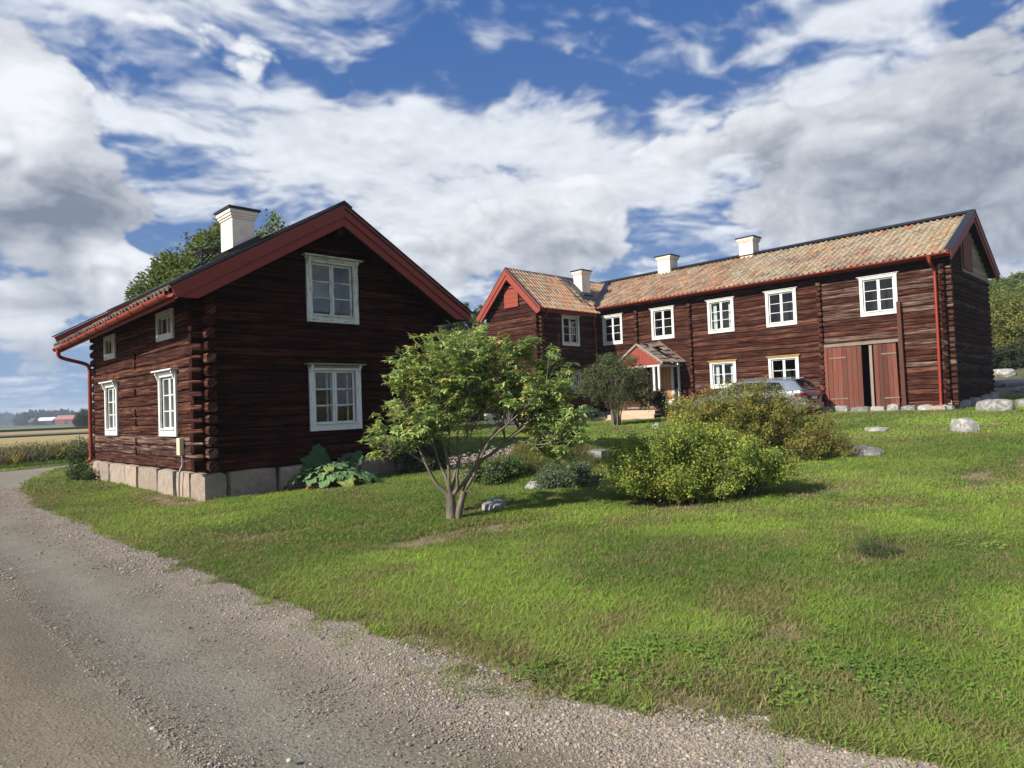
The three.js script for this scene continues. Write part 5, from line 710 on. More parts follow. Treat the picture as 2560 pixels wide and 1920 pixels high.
// rhubarb: each broad leaf is a part
{
  const T = plant('rhubarb_plant', 'clump of broad crinkled rhubarb leaves at the foot of the cottage gable', 'plant', 7.05, -12.45), r = rng(501);
  const big = (len, wid, seed) => { const nu = 14, nv = 14, pos = [], idx = []; for (let i = 0; i <= nu; i++) for (let j = 0; j <= nv; j++) { const u = i / nu, v = j / nv * 2 - 1, av = Math.abs(v), ruf = 1 + 0.16 * Math.sin(u * 19 + seed + (v > 0 ? 2 : 0)) * av * av, w = wid * (0.42 + 0.62 * Math.sin(Math.PI * Math.min(1, 0.22 + u * 0.8))) * 0.5 * ruf * (u > 0.9 ? 1 - (u - 0.9) * 5 : 1); pos.push(len * u - 0.16 * len * av * (1 - u) * (1 - u), 0.06 * len * Math.sin(u * 3) - 0.26 * len * u * u + 0.14 * w * av + 0.075 * wid * Math.sin(u * 16 + seed * 3 + v * 3) * av * av + 0.05 * wid * Math.abs(Math.sin(u * 11 - av * 6)) * (1 - av) + 0.03 * (n2(u * 7 + seed, v * 6 + seed) - 0.5), v * w); } for (let i = 0; i < nu; i++) for (let j = 0; j < nv; j++) { const a = i * (nv + 1) + j, b = a + nv + 1; idx.push(a, a + 1, b, b, a + 1, b + 1); } const g = new THREE.BufferGeometry(); g.setAttribute('position', new THREE.Float32BufferAttribute(pos, 3)); g.setIndex(idx); g.computeVertexNormals(); return g; };
  const mats = [[0.12, 0.215, 0.075], [0.16, 0.27, 0.10], [0.06, 0.12, 0.045], [0.23, 0.28, 0.07]].map((c) => leafMat({ color: C(...c), transmission: 0.18, roughness: 0.8, specularIntensity: 0.5 }));
  const dry = leafMat({ color: C(0.5, 0.19, 0.12), transmission: 0.2 });
  const put = (x, y, z, ry, rz, len, wid, m, name = 'leaf') => { const o = part(T, name, big(len, wid, r() * 50), m); o.position.set(x, y, z); o.rotation.set((r() - 0.5) * 0.5, ry, rz, 'YZX'); return o; };
  const S = []; const add = (x, y, z, ry, rz, len, wid, m) => { put(x, y, z, ry, rz, len, wid, m); S.push(limb([[-0.05 + x * 0.15, 0, z * 0.15], [x * 0.6, y * 0.6, z * 0.6], [x, y + 0.01, z]], 0.014, 0.010, 5, 5)); };
  add(-0.40, 0.34, -0.22, 1.9, 1.3, 0.62, 0.50, mats[2]); add(-0.28, 0.30, -0.22, 1.2, 1.25, 0.42, 0.36, mats[2]); add(0.16, 0.42, -0.25, 0.9, 1.0, 0.3, 0.3, mats[2]); add(0.42, 0.42, -0.28, 1.2, 1.1, 0.32, 0.3, mats[2]);
  for (let k = 0; k < 26; k++) { const a = -3.3 + 3.7 * ((k * 0.618) % 1), ring = k < 9 ? 0.12 : k < 18 ? 0.34 : 0.52, x = Math.cos(a) * ring * 1.25 + 0.06, z = -Math.sin(a) * ring * 0.62 + 0.05; add(x, 0.42 - ring * 0.42 + 0.08 * r(), z, a, 0.35 - ring * 1.1 - 0.25 * r(), 0.24 + 0.16 * r(), 0.24 + 0.12 * r(), mats[k % 9 === 4 ? 3 : Math.floor(r() * 2)]); }
  part(T, 'stalks', S, std({ name: 'rhubarb_stalk', color: C(0.16, 0.10, 0.045), roughness: 0.5 })).userData.kind = 'stuff';
  for (const [x, z, ry] of [[-0.62, 0.36, 2.6], [-0.35, 0.42, 0.4], [-0.12, 0.46, 2.9]]) put(x, 0.05, z, ry, 0.1, 0.3, 0.2, dry, 'dry_leaf').userData.label = 'withered reddish leaf lying on the grass';
}
// trees: trunk, limbs, crown
function tree(name, label, x, z, { h, lumps, n, tones, geos = FARLEAF, size = [0.8, 1.4], trunk = 0.16, seed, turn = YAW, cat = 'tree', group, limbs = 7, bark: bm = BARK, orient = 'any', hollow = 0.5 }) {
  const T = plant(name, label, cat, x, z, turn, 0.05, group), r = rng(seed);
  part(T, 'trunk', limb([[0, 0, 0], [0.1 * (r() - 0.5), h * 0.35, 0.1 * (r() - 0.5)], [0.3 * (r() - 0.5), h * 0.8, 0.3 * (r() - 0.5)]], trunk, trunk * 0.25, 10, 8), bm);
  if (limbs) part(T, 'limbs', Array.from({ length: limbs }, (_, k) => { const b = lumps[k % lumps.length]; return limb([[0, h * 0.25 + 0.06 * k, 0], [b[0] * 0.5, (b[1] + h * 0.3) / 2, b[2] * 0.5], [b[0], b[1], b[2]]], trunk * 0.4, trunk * 0.1, 7, 5); }), bm);
  foliage(T, 'crown', geos, LEAF, scatter(lumps, n, r, hollow), { r, size, tones, orient });
  return T;
}
const GREEN = [[0.06, 0.095, 0.025], [0.085, 0.125, 0.03], [0.045, 0.07, 0.022], [0.12, 0.15, 0.035]];
tree('maple_tree', 'broad green tree rising behind the cottage roof', 10.3, -27.4, { h: 7, seed: 601, trunk: 0.22, n: 2600, size: [0.7, 1.15], tones: [[0.12, 0.165, 0.036], [0.165, 0.21, 0.045], [0.08, 0.12, 0.032], [0.22, 0.24, 0.05]], lumps: [[-1.7, 6.0, 0, 1.15], [-0.6, 7.0, 0, 1.2], [0.5, 7.5, 0, 1.15], [1.6, 7.2, 0, 1.0], [2.4, 6.9, 0, 0.8], [-2.2, 5.0, 0, 0.9], [0.2, 5.8, 0.5, 1.5], [2.0, 5.8, 0, 1.3], [-1, 4.8, 0.5, 1.4], [2.75, 8.6, 0, 0.36], [2.65, 9.05, 0, 0.22], [0.9, 8.5, 0, 0.5], [3.5, 8.3, 0, 0.4], [2.2, 8.0, 0, 0.6], [1.6, 8.1, 0, 0.5], [-2.6, 6.2, 0, 0.5], [-0.2, 8.1, 0, 0.5], [-1.4, 7.1, 0, 0.6], [3.9, 8.5, 0, 0.25]] });
{
  const r = rng(611), blob = (h, R) => Array.from({ length: 9 }, (_, k) => { const a = k * 2.4, u = k / 9; return [Math.cos(a) * R * (0.55 - 0.3 * u) * (0.6 + 0.6 * r()), h * (0.35 + 0.58 * u), Math.sin(a) * R * (0.55 - 0.3 * u), R * (0.62 - 0.3 * u)]; });
  const yel = [[0.24, 0.25, 0.05], [0.18, 0.21, 0.045], [0.30, 0.27, 0.055], [0.13, 0.16, 0.038]], mid = [[0.12, 0.18, 0.045], [0.16, 0.22, 0.05], [0.09, 0.13, 0.038], [0.20, 0.24, 0.055]];
  const tall = (h, R) => Array.from({ length: 14 }, (_, k) => { const a = k * 2.4, u = k / 14, q = R * (0.75 - 0.45 * u); return [Math.cos(a) * q, h * (0.3 + 0.62 * u) + (r() - 0.5) * 0.8, Math.sin(a) * q, R * (0.5 - 0.22 * u)]; });
  const put = (px, D, py) => { const [x, z] = bearing(px, D); return [x, z, topAt(py, px, D) - ground(x, z)]; };
  // behind the right-hand end of the farmhouse
  for (const [px, D, py, R, t, lab] of [[2500, 41, 742, 1.9, yel, 'yellow-green tree nearest the farmhouse gable at the right'], [2575, 40, 800, 1.9, yel, 'low yellow-green tree at the right edge beyond the rocks'], [2545, 45, 725, 1.8, mid, 'green tree behind the yellow-green ones at the right edge'], [2470, 47, 715, 1.9, mid, 'green tree close beside the farmhouse gable roof']]) { const [x, z, h] = put(px, D, py); tree('woodland_tree', lab, x, z, { h, lumps: blob(h * 1.04, R * 1.25).concat([[0, h * 0.25, 0, R * 0.8], [0.8, h * 0.12, 0.6, R * 0.6], [-0.8, h * 0.14, 0.4, R * 0.6]]), n: 1900, tones: t, seed: 620 + px, size: [0.55, 1.0], trunk: 0.12 }); }
  for (const [px, D, py, lab] of [[2540, 52, 668, 'taller green tree behind the trees at the right edge'], [2610, 53, 655, 'green tree farthest right behind the woodland edge'], [2488, 54, 690, 'green tree just right of the farmhouse gable roof']]) { const [x, z, h] = put(px, D, py); tree('woodland_tree', lab, x, z, { h, lumps: tall(h, 1.9), n: 1700, tones: mid, geos: SPRUCE, size: [0.5, 1.0], seed: 640 + px, trunk: 0.12, orient: 'out' }); }
  { const [x, z] = bearing(2535, 37.5); bush('undergrowth', 'dark undergrowth below the trees at the right edge', 'bush', x, z, [[-1.8, 0.5, 0, 0.9], [-0.6, 0.6, 0, 1], [0.8, 0.6, 0, 1], [2, 0.5, 0, 0.9]], 700, { seed: 650, geos: FARLEAF, tones: [[0.03, 0.045, 0.018], [0.045, 0.06, 0.02], [0.06, 0.07, 0.025]], size: [0.5, 0.9], twigs: 10 }); }
  // in the gap between the two houses
  for (const [px, D, py, R, t, lab] of [[1135, 41, 815, 2.0, mid, 'bushy green tree in the gap between the cottage and the wing'], [1090, 38, 830, 1.7, yel, 'yellow-green tree in the gap just right of the cottage eave'], [1190, 40, 800, 1.9, yel, 'yellow-green tree close behind the left side of the wing']]) { const [x, z, h] = put(px, D, py); tree('woodland_tree', lab, x, z, { h, lumps: blob(h, R).concat([[0, h * 0.2, 0, R * 0.7]]), n: 1500, tones: t, seed: 660 + px, size: [0.5, 0.95], trunk: 0.12 }); }
  for (const [px, D, py, lab] of [[1140, 56, 742, 'green tree top in the middle of the gap between the houses'], [1100, 55, 765, 'green tree top above the right end of the cottage eave'], [1185, 57, 735, 'taller green tree top left of the wing eave']]) { const [x, z, h] = put(px, D, py); tree('woodland_tree', lab, x, z, { h, lumps: tall(h, 1.9), n: 1700, tones: mid, geos: SPRUCE, size: [0.45, 0.95], seed: 680 + px, trunk: 0.12, orient: 'out' }); }
}
// weeds between the road and the fields
{
  const r = rng(701), g = clusterGeo((pos) => { const q = rng(3); for (let k = 0; k < 16; k++) leafShape(pos, 0.5 + 0.5 * q(), 0.035 + 0.03 * q(), 0.3, 0.25 + 0.5 * q(), mat4((q() - 0.5) * 0.3, 0, (q() - 0.5) * 0.3, q() * 6.28, 1.1 + 0.45 * q()), 3); for (let k = 0; k < 10; k++) leafShape(pos, 0.07, 0.06, 0.2, 0.1, mat4((q() - 0.5) * 0.5, 0.55 + 0.4 * q(), (q() - 0.5) * 0.5, q() * 6.28, q()), 2, 0.6); });
  const pts = []; for (let k = 0; k < 5200; k++) { const z = -30.6 - 11 * Math.pow(r(), 0.8), x = -4 + 26 * r(); pts.push([x, gy(x, z) - 0.05, z, 1, 0, 0]); }
  const holder = { add: (o) => { o.name = 'weeds'; o.userData = { kind: 'stuff', label: 'tall brownish green weeds and wildflowers along the field edge', category: 'weeds' }; scene.add(o); } };
  foliage(holder, 'weeds', [g], LEAF, pts, { r, size: [0.7, 1.15], tint: (p, q) => { const t = q(); return t < 0.07 ? [0.46, 0.36, 0.09] : t < 0.45 ? [0.17, 0.165, 0.06] : t < 0.75 ? [0.13, 0.15, 0.05] : [0.23, 0.18, 0.085]; }, orient: 'flat' });
}

// ---------------------------------------------------------------- grass on the lawn, gravel on the road
const inHouse = (x, z) => (x > XC - 0.1 && x < XC + 5.5 && z < ZC + 0.1 && z > ZC - 8) || (x > XM - 0.15 && x < XM + 7 && z < ZM + 0.2 && z > ZM - 19.2) || (x > XM - 4.4 && z < ZI + 0.1 && z > ZI - 3.5 && x < XM + 1) || (x > XM - 2.6 && z < ZM - 10.5 && z > ZM - 13 && x < XM);
{
  const bladeTuft = (seed, n, R, h, w, lie) => clusterGeo((pos) => { const r = rng(seed); for (let k = 0; k < n; k++) { const a = r() * 6.28, d = R * Math.sqrt(r()); leafShape(pos, h * (0.5 + 0.7 * r()), w * (0.7 + 0.6 * r()), 0.15, 0.35 + 0.5 * r(), mat4(Math.cos(a) * d, -0.008, Math.sin(a) * d, r() * 6.28, lie + (1.45 - lie) * r()), 2, 0.55); } });
  const near = [bladeTuft(1, 24, 0.07, 0.056, 0.0050, 0.5), bladeTuft(2, 24, 0.07, 0.048, 0.0056, 0.2), bladeTuft(3, 18, 0.06, 0.075, 0.0048, 0.7)], mid = [bladeTuft(4, 28, 0.13, 0.068, 0.0085, 0.5), bladeTuft(5, 28, 0.13, 0.056, 0.0095, 0.3)], far = [bladeTuft(6, 32, 0.24, 0.085, 0.016, 0.5)];
  const clover = [clusterGeo((pos) => { const r = rng(8); for (let k = 0; k < 18; k++) { const a = r() * 6.28, d = 0.08 * Math.sqrt(r()), y = 0.02 + 0.03 * r(); for (let j = 0; j < 3; j++) leafShape(pos, 0.013, 0.013, 0.3, 0.2, mat4(Math.cos(a) * d, y, Math.sin(a) * d, a + j * 2.09, 0.25 - 0.5 * r(), 0.6 * (r() - 0.5)), 2, 0.5); } })];
  const r = rng(811), N = [], Md = [], Fr = [], Cl = [];
  const ok = (x, z) => !onRoad(x, z) && !inHouse(x, z);
  const inView = (x, z) => { const rx = x * RIGHT.x + z * RIGHT.z, f = x * FWD.x + z * FWD.z; return f > 1.2 && Math.abs(rx) < f * 0.80 + 0.5 ? f : -1; };
  const keepP = (x, z) => { const b = bareness(x, z); return r() > 0.93 * sstep(0.10, 0.62, b); };
  for (let k = 0; k < 560000; k++) { const f = 2.6 + 27 * Math.pow(r(), 1.35), q = (r() * 2 - 1) * (f * 0.80 + 0.4), x = RIGHT.x * q + FWD.x * f, z = RIGHT.z * q + FWD.z * f; if (!ok(x, z)) continue; const p = [x, 0, z, 1, 0, 0];
    if (f < 8.2) { const pn = (f * 2.0) / 15; if (r() < 0.95 && keepP(x, z)) N.push(p); } else if (f < 15.5) { if (r() < 0.60 && keepP(x, z)) Md.push(p); } else if (r() < 0.42 && keepP(x, z)) Fr.push(p); }
  for (let k = 0; k < 30000; k++) { const x = 2.8 + 12 * r(), z = 1 - 14 * r(); if (inView(x, z) < 0 || !ok(x, z)) continue; const c = 0.5 * sstep(0.64, 0.74, fbm2(x * 0.8 + 50, z * 0.8, 3)) + 0.8 * Math.exp(-((x - 3.95) ** 2 + (z + 1.3) ** 2) * 5); if (r() < c) Cl.push([x, 0, z, 1, 0, 0]); }
  // stragglers creeping out over the gravel edge
  for (let k = 0; k < 900; k++) { const z = 0.5 - 9 * r(), x = roadEdge(z) - 0.32 * Math.pow(r(), 2.2); if (n2(x * 5, z * 5) > 0.55) N.push([x, 0, z, 1, 0, 0]); }
  for (const L of [N, Md, Fr, Cl]) for (const p of L) p[1] = gy(p[0], p[2]);
  const holder = (nm, label) => ({ add: (o) => { o.name = numbered(nm); o.userData = { kind: 'stuff', label, category: 'grass' }; scene.add(o); } });
  const tint = (p, q) => { const x = p[0], z = p[2], n = fbm2(x * 0.55, z * 0.55, 4), d = fbm2(x * 1.6 + 30, z * 1.6, 3), b = bareness(x, z), t = q(); const dryK = clamp(b * 1.6 + sstep(0.5, 0.68, d) * 0.55 + 0.6 * sstep(1.5, 0.2, x - roadEdge(z)) * (0.4 + 0.6 * n2(x * 3, z * 3 + 5)));
    if (t < 0.10 + 0.6 * dryK * q()) return [0.36, 0.285, 0.135]; const c = mix3([0.135, 0.225, 0.032], [0.345, 0.475, 0.070], clamp(sstep(0.3, 0.68, n) * 0.85 + 0.4 * q() - 0.12)); return mix3(c, [0.20, 0.20, 0.06], dryK * 0.65); };
  const GM = leafMat({ name: 'grass_blade', transmission: 0.42, specularIntensity: 0.3 });
  foliage(holder('grass', 'short mown grass of the lawn with dry and bare patches'), 'grass', near, GM, N, { r, size: [0.7, 1.25], tint, orient: 'flat' });
  foliage(holder('grass', 'lawn grass further back around the bushes'), 'grass', mid, GM, Md, { r, size: [0.8, 1.25], tint, orient: 'flat' });
  foliage(holder('grass', 'lawn grass in front of the farmhouse'), 'grass', far, GM, Fr, { r, size: [0.8, 1.3], tint, orient: 'flat' });
  foliage(holder('clover', 'patches of clover and small weeds in the lawn'), 'clover', clover, GM, Cl, { r, size: [0.8, 1.5], tones: [[0.19, 0.33, 0.04], [0.24, 0.40, 0.05], [0.15, 0.26, 0.035]], orient: 'flat' });
  // long grass and straw on the mound, and the clump in the bare patch
  const S = []; for (let k = 0; k < 1500; k++) { const a = r() * 6.28, d = Math.sqrt(r()), x = 10.3 + Math.cos(a) * d * 1.7, z = -9.55 + Math.sin(a) * d * 1.1; S.push([x, gy(x, z), z, 1, 0, 0]); }
  const strawTuft = [bladeTuft(12, 22, 0.12, 0.26, 0.008, 0.3)];
  foliage(holder('long_grass', 'long dry grass growing over the mound'), 'long_grass', strawTuft, GM, S, { r, size: [0.6, 1.2], tint: (p, q) => q() < 0.45 ? [0.34, 0.26, 0.11] : q() < 0.5 ? [0.2, 0.2, 0.05] : [0.14, 0.19, 0.04], orient: 'flat' });
  const K = []; for (let k = 0; k < 46; k++) { const x = 6.82 + 0.5 * (r() - 0.5), z = -2.2 + 0.3 * (r() - 0.5); K.push([x, gy(x, z), z, 1, 0, 0]); }
  foliage(holder('grass_clump', 'flattened clump of coarse grass in the bare patch'), 'grass_clump', [bladeTuft(13, 16, 0.06, 0.24, 0.008, 0.05)], GM, K, { r, size: [0.6, 1.1], tones: [[0.07, 0.12, 0.03], [0.13, 0.15, 0.05], [0.1, 0.16, 0.05]], orient: 'flat' });
  const V = []; for (let k = 0; k < 2600; k++) { const x = -3 + 22 * r(), z = -29.4 - 1.5 * r() - 0.1 * (x - 4); V.push([x, gy(x, z), z, 1, 0, 0]); }
  foliage(holder('grass', 'green grass verge on the far side of the road'), 'grass', [bladeTuft(14, 26, 0.3, 0.25, 0.022, 0.5)], GM, V, { r, size: [0.7, 1.2], tones: [[0.10, 0.17, 0.03], [0.14, 0.21, 0.04]], orient: 'flat' });
}
{
  // loose stones on the road
  const r = rng(911), geo = [1, 2, 3].map((s) => { const g = new THREE.IcosahedronGeometry(1, 0), p = g.attributes.position; for (let i = 0; i < p.count; i++) { const k = 0.75 + 0.5 * n3(p.getX(i) * 2 + s * 9, p.getY(i) * 2, p.getZ(i) * 2); p.setXYZ(i, p.getX(i) * k, p.getY(i) * k * 0.62, p.getZ(i) * k * 0.85); } g.computeVertexNormals(); return g; });
  const L = [];
  for (let k = 0; k < 900000 && L.length < 230000; k++) {
    const f = 2.3 + 15 * Math.pow(r(), 1.9), q = -(f * 0.80 + 0.3) + r() * (f * 1.60 + 0.6), x = RIGHT.x * q + FWD.x * f, z = RIGHT.z * q + FWD.z * f; if (!onRoad(x, z) && !(x < roadEdge(z) + 0.12)) continue;
    const e = roadEdge(z) - x, X = x + 0.24 * (fbm2(x, z * 0.5, 3) - 0.5), tr = Math.max(Math.exp(-Math.pow((X - 1.6) / 0.42, 2)), 0.8 * Math.exp(-Math.pow((X - 0.12) / 0.36, 2)));
    const dens = clamp(0.10 + 0.95 * sstep(0.75, 0.15, e) + 0.75 * Math.exp(-Math.pow((X - 0.85) / 0.3, 2)) + 0.3 * sstep(0.55, 0.7, fbm2(x * 2, z * 2, 3))) * (1 - 0.85 * tr); if (r() > dens) continue;
    const big = r(); let s = 0.0026 + 0.0036 * r(); if (big > 0.90) s = 0.006 + 0.005 * r(); if (big > 0.993) s = 0.010 + 0.009 * r(); if (f > 7) s *= 1.4; L.push([x, ground(x, z) + 0.006 + s * 0.2, z, s]);
  }
  const m4 = new THREE.Matrix4(), qq = new THREE.Quaternion(), e = new THREE.Euler(), gm = std({ name: 'loose_gravel', color: C(1, 1, 1), roughness: 0.95 });
  geo.forEach((g, gi) => { const mine = L.filter((_, k) => k % 3 === gi), im = new THREE.InstancedMesh(g, gm, mine.length); im.name = numbered('loose_gravel'); im.userData = { kind: 'stuff', label: 'loose gravel stones scattered over the road', category: 'gravel' }; shade(im);
    mine.forEach((p, k) => { im.setMatrixAt(k, m4.compose(new THREE.Vector3(p[0], p[1], p[2]), qq.setFromEuler(e.set((r() - 0.5) * 0.6, r() * 6.28, (r() - 0.5) * 0.6)), new THREE.Vector3(p[3], p[3], p[3]))); const t = r(), v = 0.75 + 0.5 * r(), c = t < 0.2 ? [0.20, 0.185, 0.16] : t < 0.42 ? [0.33, 0.245, 0.18] : t < 0.85 ? [0.27, 0.225, 0.17] : [0.40, 0.36, 0.29]; im.setColorAt(k, C(c[0] * v, c[1] * v, c[2] * v)); }); scene.add(im); });
}

// ---------------------------------------------------------------- rocks
function rock(label, x, z, w, h, d, seed, turn, m, tilt = 0, name = 'rock') { const o = solo(name, stoneGeo(w, h, d, seed, 0.2, 0.5, 9), M.rock[m], label, 'rock'); o.position.set(x, ground(x, z) + h * 0.14, z); o.rotation.set(tilt, turn, tilt * 0.5); return o; }
rock('flat grey stone in the shade right of the small tree', 6.78, -7.32, 0.46, 0.2, 0.26, 1.1, 0.5, 0, 0.12);
rock('upright white lichen-covered stone on the lawn before the farmhouse corner', 18.9, -3.97, 0.54, 0.5, 0.4, 2.2, 0.7, 1, 0.1);
rock('low pale stone on the lawn between the gate and the white stone', 19.1, -5.95, 0.55, 0.2, 0.4, 3.3, 0.8, 1);
rock('low grey slab of rock right of the tall bush', 14.3, -4.72, 0.72, 0.26, 0.45, 4.4, 0.8, 2);
rock('big rounded boulder at the right corner of the farmhouse', 26.3, -4.65, 0.98, 0.56, 0.66, 5.5, 0.8, 0, 0, 'boulder');
rock('grey boulder at the right edge of the picture', 28.2, -4.1, 0.75, 0.42, 0.55, 6.6, 0.3, 0, 0, 'boulder');
{ const [x, z] = bearing(1635, 23.5); rock('small pale stone beside the left end of the tall bush', x, z, 0.36, 0.3, 0.25, 7.7, 0.5, 1); }
rock('whitish stone slab at the foot of the mound', 8.55, -8.15, 0.5, 0.16, 0.3, 8.8, 0.6, 1);
rock('dark mossy stone on the right side of the mound', 11.05, -8.75, 0.42, 0.24, 0.36, 9.9, 0.2, 2);
rock('small grey stone half sunk in the lawn at the right edge', 11.3, -1.35, 0.3, 0.2, 0.2, 10.1, 0.2, 0);
for (const [x, z, w, h, d, s, m, lab] of [[37.5, -7.9, 0.7, 0.8, 0.6, 11, 1, 'tall pale rock just behind the farmhouse gable'], [41, -6.6, 1.6, 0.4, 0.9, 12, 0, 'long grey ledge of rock on the slope at the right'], [44, -7.4, 1.6, 0.45, 0.9, 13, 1, 'higher ledge of pale rock below the trees'], [38.6, -5.6, 1.0, 0.3, 0.7, 14, 1, 'low pale rock on the slope right of the gable'], [46, -5.0, 1.2, 0.5, 0.8, 15, 0, 'grey rock at the top of the slope by the right edge'], [36.5, -4.6, 1.0, 0.3, 0.6, 16, 1, 'whitish rock nearest the boulders on the slope']]) rock(lab, x, z, w, h, d, s, s, m);

// ---------------------------------------------------------------- the parked car: rear towards +z, left side towards -x
{
  const CX = XM - 1.70, CZ = ZM - 4.02, T = thing('parked_car', 'silver-grey estate car parked along the farmhouse beside the gate', 'car', CX, ground(CX, CZ - 2) - 0.02, CZ), Lc = 4.69;
  const paint = new THREE.MeshPhysicalMaterial({ name: 'silver_blue_paint', color: C(0.15, 0.18, 0.225), metalness: 0.3, roughness: 0.32, clearcoat: 1, clearcoatRoughness: 0.04 }), darkP = std({ name: 'dark_trim', color: C(0.02, 0.02, 0.022), roughness: 0.5 }), gl = std({ name: 'tinted_glass', color: C(0.012, 0.014, 0.016), roughness: 0.06 }), chrome = std({ name: 'bright_trim', color: C(0.6, 0.6, 0.6), metalness: 0.9, roughness: 0.25 }), red = std({ name: 'red_lamp', color: C(0.15, 0.004, 0.008), roughness: 0.2 }), rub = std({ name: 'tyre_rubber', color: C(0.02, 0.02, 0.02), roughness: 0.9 });
  // lower body: rings of points for each station along the car (u from the rear)
  const st = [[0.00, 0.36, 0.80, 0.74], [0.05, 0.28, 0.95, 0.83], [0.16, 0.24, 0.985, 0.885], [0.6, 0.20, 0.985, 0.912], [1.6, 0.19, 0.965, 0.915], [2.8, 0.19, 0.94, 0.912], [3.4, 0.19, 0.925, 0.905], [3.7, 0.2, 0.90, 0.895], [4.3, 0.22, 0.80, 0.85], [4.58, 0.26, 0.68, 0.76], [4.69, 0.34, 0.58, 0.62]];
  const shell = (stn, prof, close) => { const pos = [], idx = [], k = prof(stn[0]).length; for (const s of stn) for (const [x, y] of prof(s)) pos.push(x, y, -s[0]); for (let i = 0; i < stn.length - 1; i++) for (let j = 0; j < k - 1; j++) { const a = i * k + j, b = a + k; idx.push(a, b, a + 1, b, b + 1, a + 1); } if (close) for (const e of [0, stn.length - 1]) { const c = pos.length / 3; pos.push(0, (prof(stn[e])[0][1] + prof(stn[e])[Math.floor(k / 2)][1]) / 2, -stn[e][0] + (e ? -0.02 : 0.02)); for (let j = 0; j < k - 1; j++) e ? idx.push(c, e * k + j + 1, e * k + j) : idx.push(c, j, j + 1); } const g = new THREE.BufferGeometry(); g.setAttribute('position', new THREE.Float32BufferAttribute(pos, 3)); g.setIndex(idx); g.computeVertexNormals(); return g; };
  part(T, 'body', shell(st, ([, b, t, w]) => { const p = [[-w * 0.9, b], [-w * 0.985, b + 0.1], [-w, lerp(b, t, 0.45)], [-w * 0.995, lerp(b, t, 0.7)], [-w * 0.955, t - 0.03], [-w * 0.90, t], [0, t + 0.02]]; return [...p, ...p.slice(0, -1).reverse().map(([x, y]) => [-x, y])]; }, true), paint);
  // cabin
  const cab = [[0.10, 0.98, 1.03, 0.80, 0.80], [0.42, 0.975, 1.36, 0.81, 0.60], [0.60, 0.97, 1.415, 0.82, 0.60], [1.4, 0.965, 1.455, 0.825, 0.615], [2.3, 0.95, 1.455, 0.825, 0.615], [2.8, 0.94, 1.40, 0.82, 0.60], [3.55, 0.925, 0.96, 0.80, 0.75]];
  part(T, 'cabin', shell(cab, ([, b, t, w, v]) => [[-w, b], [-lerp(w, v, 0.8), lerp(b, t, 0.82)], [-v * 0.9, t - 0.01], [0, t + 0.015], [v * 0.9, t - 0.01], [lerp(w, v, 0.8), lerp(b, t, 0.82)], [w, b]], true), paint);
  const sideGlass = (pts, sgn) => { const sh = new THREE.Shape(pts.map(([u, y]) => new THREE.Vector2(-u, y))), g = new THREE.ShapeGeometry(sh, 4), p = g.attributes.position; for (let i = 0; i < p.count; i++) { const z = p.getX(i), y = p.getY(i), f = clamp((y - 0.97) / 0.46); p.setXYZ(i, sgn * (0.838 - 0.165 * f), y, z); } g.computeVertexNormals(); return g.toNonIndexed(); };
  for (const sgn of [-1, 1]) { part(T, 'side_window', sideGlass([[0.72, 1.035], [0.98, 1.30], [1.42, 1.33], [1.42, 1.0], [0.85, 1.01]], sgn), gl); part(T, 'side_window', sideGlass([[1.47, 1.0], [1.47, 1.335], [2.28, 1.34], [2.28, 0.985]], sgn), gl); part(T, 'side_window', sideGlass([[2.34, 0.985], [2.34, 1.34], [2.72, 1.30], [3.25, 0.99]], sgn), gl); }
  const rearQuad = (y0, u0, w0, y1, u1, w1, off, m, nm) => part(T, nm, quads([[[-w0, y0, -u0 + off], [w0, y0, -u0 + off], [w1, y1, -u1 + off], [-w1, y1, -u1 + off]]]), m);
  rearQuad(1.045, 0.115, 0.72, 1.335, 0.395, 0.56, 0.012, gl, 'rear_window');
  part(T, 'spoiler', board(1.14, 0.03, 0.2, 0, 1.40, -0.44, 0.01), paint); part(T, 'roof_rail', [board(0.03, 0.03, 1.9, -0.55, 1.475, -1.5, 0.01), board(0.03, 0.03, 1.9, 0.55, 1.475, -1.5, 0.01)], chrome); part(T, 'antenna_fin', board(0.03, 0.06, 0.14, 0, 1.48, -0.72, 0.01), darkP);
  for (const s of [-1, 1]) { const sh = new THREE.Shape(); sh.moveTo(0, 0); sh.lineTo(0.36, 0.03); sh.lineTo(0.36, 0.065); sh.lineTo(0.1, 0.13); sh.lineTo(0.0, 0.13); sh.closePath(); const g = new THREE.ExtrudeGeometry(sh, { depth: 0.05, bevelEnabled: true, bevelSize: 0.008, bevelThickness: 0.008, bevelSegments: 2 }); if (s < 0) { g.rotateY(-0.12); g.translate(-0.865, 0.74, -0.055); } else { g.scale(-1, 1, 1); g.index = null; g.rotateY(0.12); g.translate(0.865, 0.74, -0.055); g.computeVertexNormals(); } part(T, 'tail_light', g, red); part(T, 'tail_light', board(0.03, 0.12, 0.26, s * 0.895, 0.82, -0.2, 0.01), red); }
  part(T, 'tailgate_panel', board(1.0, 0.16, 0.03, 0, 0.70, 0.012, 0.01), darkP); part(T, 'number_plate', board(0.5, 0.11, 0.012, 0, 0.70, 0.034, 0.003), std({ name: 'plate_white', color: C(0.75, 0.75, 0.73), roughness: 0.4 })); part(T, 'chrome_strip', board(1.25, 0.012, 0.012, 0, 0.80, 0.028, 0.003), chrome);
